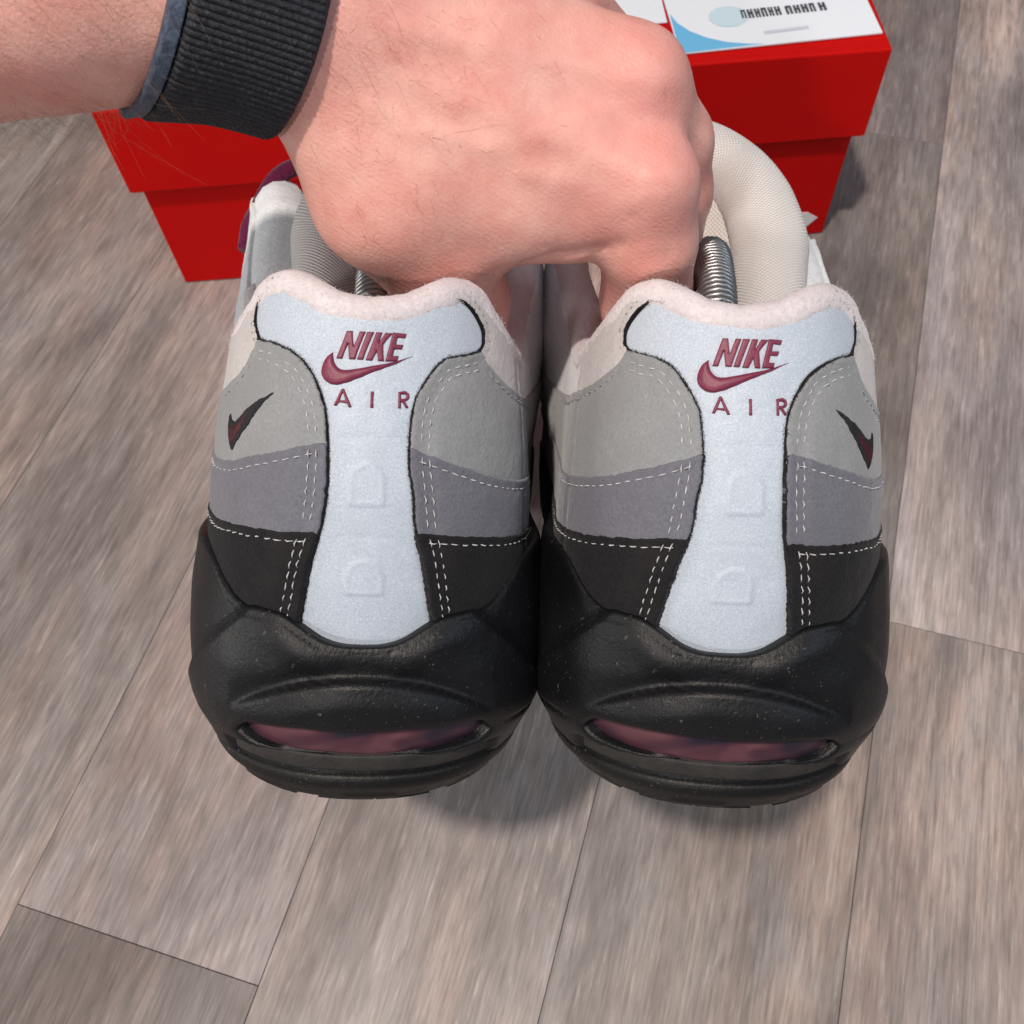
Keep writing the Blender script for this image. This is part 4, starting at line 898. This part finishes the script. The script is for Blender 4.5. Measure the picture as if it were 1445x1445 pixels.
t = NT('black_nylon_weave'); co = t.coord(); f = t.noise(co, 900, 3, .7)
M_NYLON = t.done(t.ramp(f, [(.3, (.004, .005, .008)), (.6, (.015, .017, .024)), (.8, (.075, .08, .092))]), .62, t.bump(f, .8, .0006), Specular_IOR_Level=.5)
t = NT('blue_grey_nylon'); co = t.coord(); f = t.noise(co, 700, 3, .7)
M_NYLON_B = t.done(t.ramp(f, [(.3, (.03, .042, .07)), (.7, (.10, .13, .19))]), .6, t.bump(f, .6, .0005))
ring(-1.10, 1.32, 40, 1320, .20, 116, .06, 'strap_band', M_NYLON)
ring(-1.38, -1.06, 10, 400, .16, 400, .012, 'strap_edge', M_NYLON_B)
ang = .5 * math.pi
t = NT('navy_case'); M_CASE = t.done((.012, .018, .04), .25, None, Metallic=.6)
dirc = -CF[2] * .25 + CF[1] * 1.0; dirc = dirc - AX * (dirc @ AX); dirc /= np.linalg.norm(dirc)
rc = float(skin_r((W1 + AX * .1)[None], dirc[None])[0])
cm = box_data('watch_case', M_CASE, -.019, .019, -.022, .022, -.001, .0105, .005); case = put('watch_case', cm, strap)
Zc = Vector(dirc); Xc = Vector(AX); Yc = Zc.cross(Xc); base_ = Vector(AX * .1 + dirc * (rc + .15)) * .01
case.matrix_local = Matrix(((Xc.x, Yc.x, Zc.x, base_.x), (Xc.y, Yc.y, Zc.y, base_.y), (Xc.z, Yc.z, Zc.z, base_.z), (0, 0, 0, 1)))

# ------------------------------------------------------------------ red shoe box and the cards on it
t = NT('red_card'); co = t.coord(); f = t.noise(co, 1500, 2, .6); g = t.noise(co, 18, 4, .6)
c = t.mix(t.ramp(g, [(.35, (0, 0, 0)), (.7, (.5, .5, .5))]), (.55, .003, .0022), (.47, .002, .0016))
M_RED = t.done(c, .55, t.bump(f, .12, .0003), Specular_IOR_Level=.12)
M_KRAFT = suede('kraft_edge', (.34, .22, .13), var=.1)
M_PAPER = NT('white_paper').done((.83, .88, .94), .45)
M_PRINT_W = NT('white_print').done((.80, .80, .82), .5)
Ab, Bb = Vector(BOX[0]), Vector(BOX[1]); BL = (Bb - Ab).length; BD, BH = .215, .108; yaw_b = math.atan2(Bb.y - Ab.y, Bb.x - Ab.x)
sb = bpy.data.objects.new('shoe_box', None); COL.objects.link(sb); sb.location = Ab; sb.rotation_euler.z = yaw_b
sb['label'] = 'red cardboard shoe box with overhanging lid behind the sneakers'; sb['category'] = 'shoe box'
def sheet_box(name, x0, x1, y0, y1, z0, z1, th, top):
    """folded card tray: walls with thickness, open on one side"""
    o = [(x0, y0), (x1, y0), (x1, y1), (x0, y1)]; i = [(x0 + th, y0 + th), (x1 - th, y0 + th), (x1 - th, y1 - th), (x0 + th, y1 - th)]
    zc, zo = (z1, z0) if top else (z0, z1); zi = zc - th if top else zc + th
    V = [(*p, zc) for p in o] + [(*p, zo) for p in o] + [(*p, zo) for p in i] + [(*p, zi) for p in i]
    F = [(0, 1, 2, 3), (12, 13, 14, 15)] + [(k, (k + 1) % 4, 4 + (k + 1) % 4, 4 + k) for k in range(4)] + [(4 + k, 4 + (k + 1) % 4, 8 + (k + 1) % 4, 8 + k) for k in range(4)] + [(8 + k, 8 + (k + 1) % 4, 12 + (k + 1) % 4, 12 + k) for k in range(4)]
    me = mesh_data(name, V, F, [M_RED, M_KRAFT], False, [0] * 6 + [1] * 4 + [0] * 4)
    import bmesh
    bm = bmesh.new(); bm.from_mesh(me); bmesh.ops.recalc_face_normals(bm, faces=bm.faces); bmesh.ops.bevel(bm, geom=bm.edges[:], offset=.0009, segments=2, affect='EDGES', profile=.5); bm.to_mesh(me); bm.free()
    return me
put('base_tray', sheet_box('base_tray', 0, BL, 0, BD, .0005, BH - .002, .002, False), sb)
put('lid', sheet_box('lid', -.0046, BL + .0042, -.0042, BD + .004, .0665, .1128, .002, True), sb)
def flat(name, loop, mat, z, th, parent, loc=None):
    L = [(p[0], p[1]) for p in loop]; n = len(L); V = [(*p, z) for p in L] + [(*p, z + th) for p in L]
    F = [tuple(range(n))[::-1], tuple(range(n, 2 * n))] + [(k, (k + 1) % n, n + (k + 1) % n, n + k) for k in range(n)]
    return mesh_data(name, V, F, mat, False)
# white printed stroke low on the front of the base
wl = [(.272, .0195), (.3335, .0165), (.3395, .0125), (.3345, .0062), (.3255, .0042), (.262, .0085)]
V = [(x, -.0004, z) for x, z in wl] + [(x, .0003, z) for x, z in wl]; n = len(wl)
put('printed_stroke', mesh_data('printed_stroke', V, [tuple(range(n)), tuple(range(n, 2 * n))[::-1]] + [((k + 1) % n, k, n + k, n + (k + 1) % n) for k in range(n)], M_PRINT_W, False), sb, label='white printed stroke low on the front')

ZT = .1131
M_BLUE = NT('sky_blue_print').done((.16, .50, .80), .4)
M_PALEB = NT('pale_blue_print').done((.60, .76, .84), .45)
M_INK = NT('dark_ink').done((.05, .06, .08), .5)
M_INK_L = NT('grey_ink').done((.60, .64, .72), .5)
def rect_frame(c, ang): return Matrix.Translation(c) @ Matrix.Rotation(ang, 4, 'Z')
card = put('card', flat('card', [(0, 0), (.0905, 0), (.0905, .056), (0, .056)], M_PAPER, 0, .0006, None), label='white and sky blue printed card lying on the box lid', cat='card')
ca = math.atan2(.0029, .0900); card.matrix_world = rect_frame((.0908, .3862, ZT + .0003), ca)
arc = [(.0275 + .0, .0006)]
cv = [(.0905 - .0006, .0008), (.0905 - .0006, .0555), (.0004, .0555), (.0006, .0270), (.0022, .0205), (.0058, .0140), (.0110, .0085), (.0175, .0042), (.0250, .0016), (.0300, .0008)]
put('blue_corner', flat('blue_corner', [(.0002, .0002)] + [(p[0] * 1.25, p[1] * 1.05) for p in cv[:2:-1]] , M_BLUE, .0006, .0002, None), card)
ccl = [(.0262 + .0088 * math.cos(a), .0222 + .0075 * math.sin(a)) for a in np.linspace(0, 2 * math.pi, 28, endpoint=False)]
put('printed_disc', flat('printed_disc', ccl, M_PALEB, .0008, .0001, None), card)
x = .0322; rg = random.Random(4)
for k, (w, h, gap) in enumerate([(.0022, .0062, .0009), (.0024, .0062, .0009), (.0022, .0062, .0008), (.0024, .0062, .0009), (.0020, .0062, .0009), (.0024, .0062, .0024), (.0028, .0058, .0010), (.0026, .0058, .0009), (.0028, .0060, .0009), (.0024, .0060, .0018), (.0030, .0058, .001)]):
    y0 = .0195
    bars = [(x, x + w * .36), (x + w * .64, x + w)]
    V, F = [], []
    for (a, b) in bars:
        o_ = len(V); V += [(a, y0, .0008), (b, y0, .0008), (b, y0 + h, .0008), (a, y0 + h, .0008)] + [(a, y0, .0010), (b, y0, .0010), (b, y0 + h, .0010), (a, y0 + h, .0010)]
        F += [(o_ + 4, o_ + 5, o_ + 6, o_ + 7), (o_, o_ + 1, o_ + 5, o_ + 4), (o_ + 1, o_ + 2, o_ + 6, o_ + 5), (o_ + 2, o_ + 3, o_ + 7, o_ + 6), (o_ + 3, o_, o_ + 4, o_ + 7)]
    o_ = len(V); ym = y0 + h * (.45 if k % 3 else .8); V += [(x + w * .3, ym, .0008), (x + w * .7, ym, .0008), (x + w * .7, ym + h * .2, .0008), (x + w * .3, ym + h * .2, .0008)] + [(x + w * .3, ym, .00101), (x + w * .7, ym, .00101), (x + w * .7, ym + h * .2, .00101), (x + w * .3, ym + h * .2, .00101)]
    F += [(o_ + 4, o_ + 5, o_ + 6, o_ + 7)]
    put('printed_character', mesh_data('printed_character', V, F, M_INK, False), card); x += w + gap
put('printed_line', flat('printed_line', [(.0395, .0072), (.0595, .0078), (.0595, .0098), (.0395, .0092)], M_INK_L, .0008, .0001, None), card)
sheet = put('paper_sheet', flat('paper_sheet', [(-.062, 0), (.0145, .0010), (.0150, .062), (-.062, .06)], M_PAPER, 0, .0004, None), label='plain white paper slip on the box lid beside the blue card, mostly behind the hand', cat='paper'); sheet.matrix_world = rect_frame((.0742, .4085, ZT + .0002), .01)
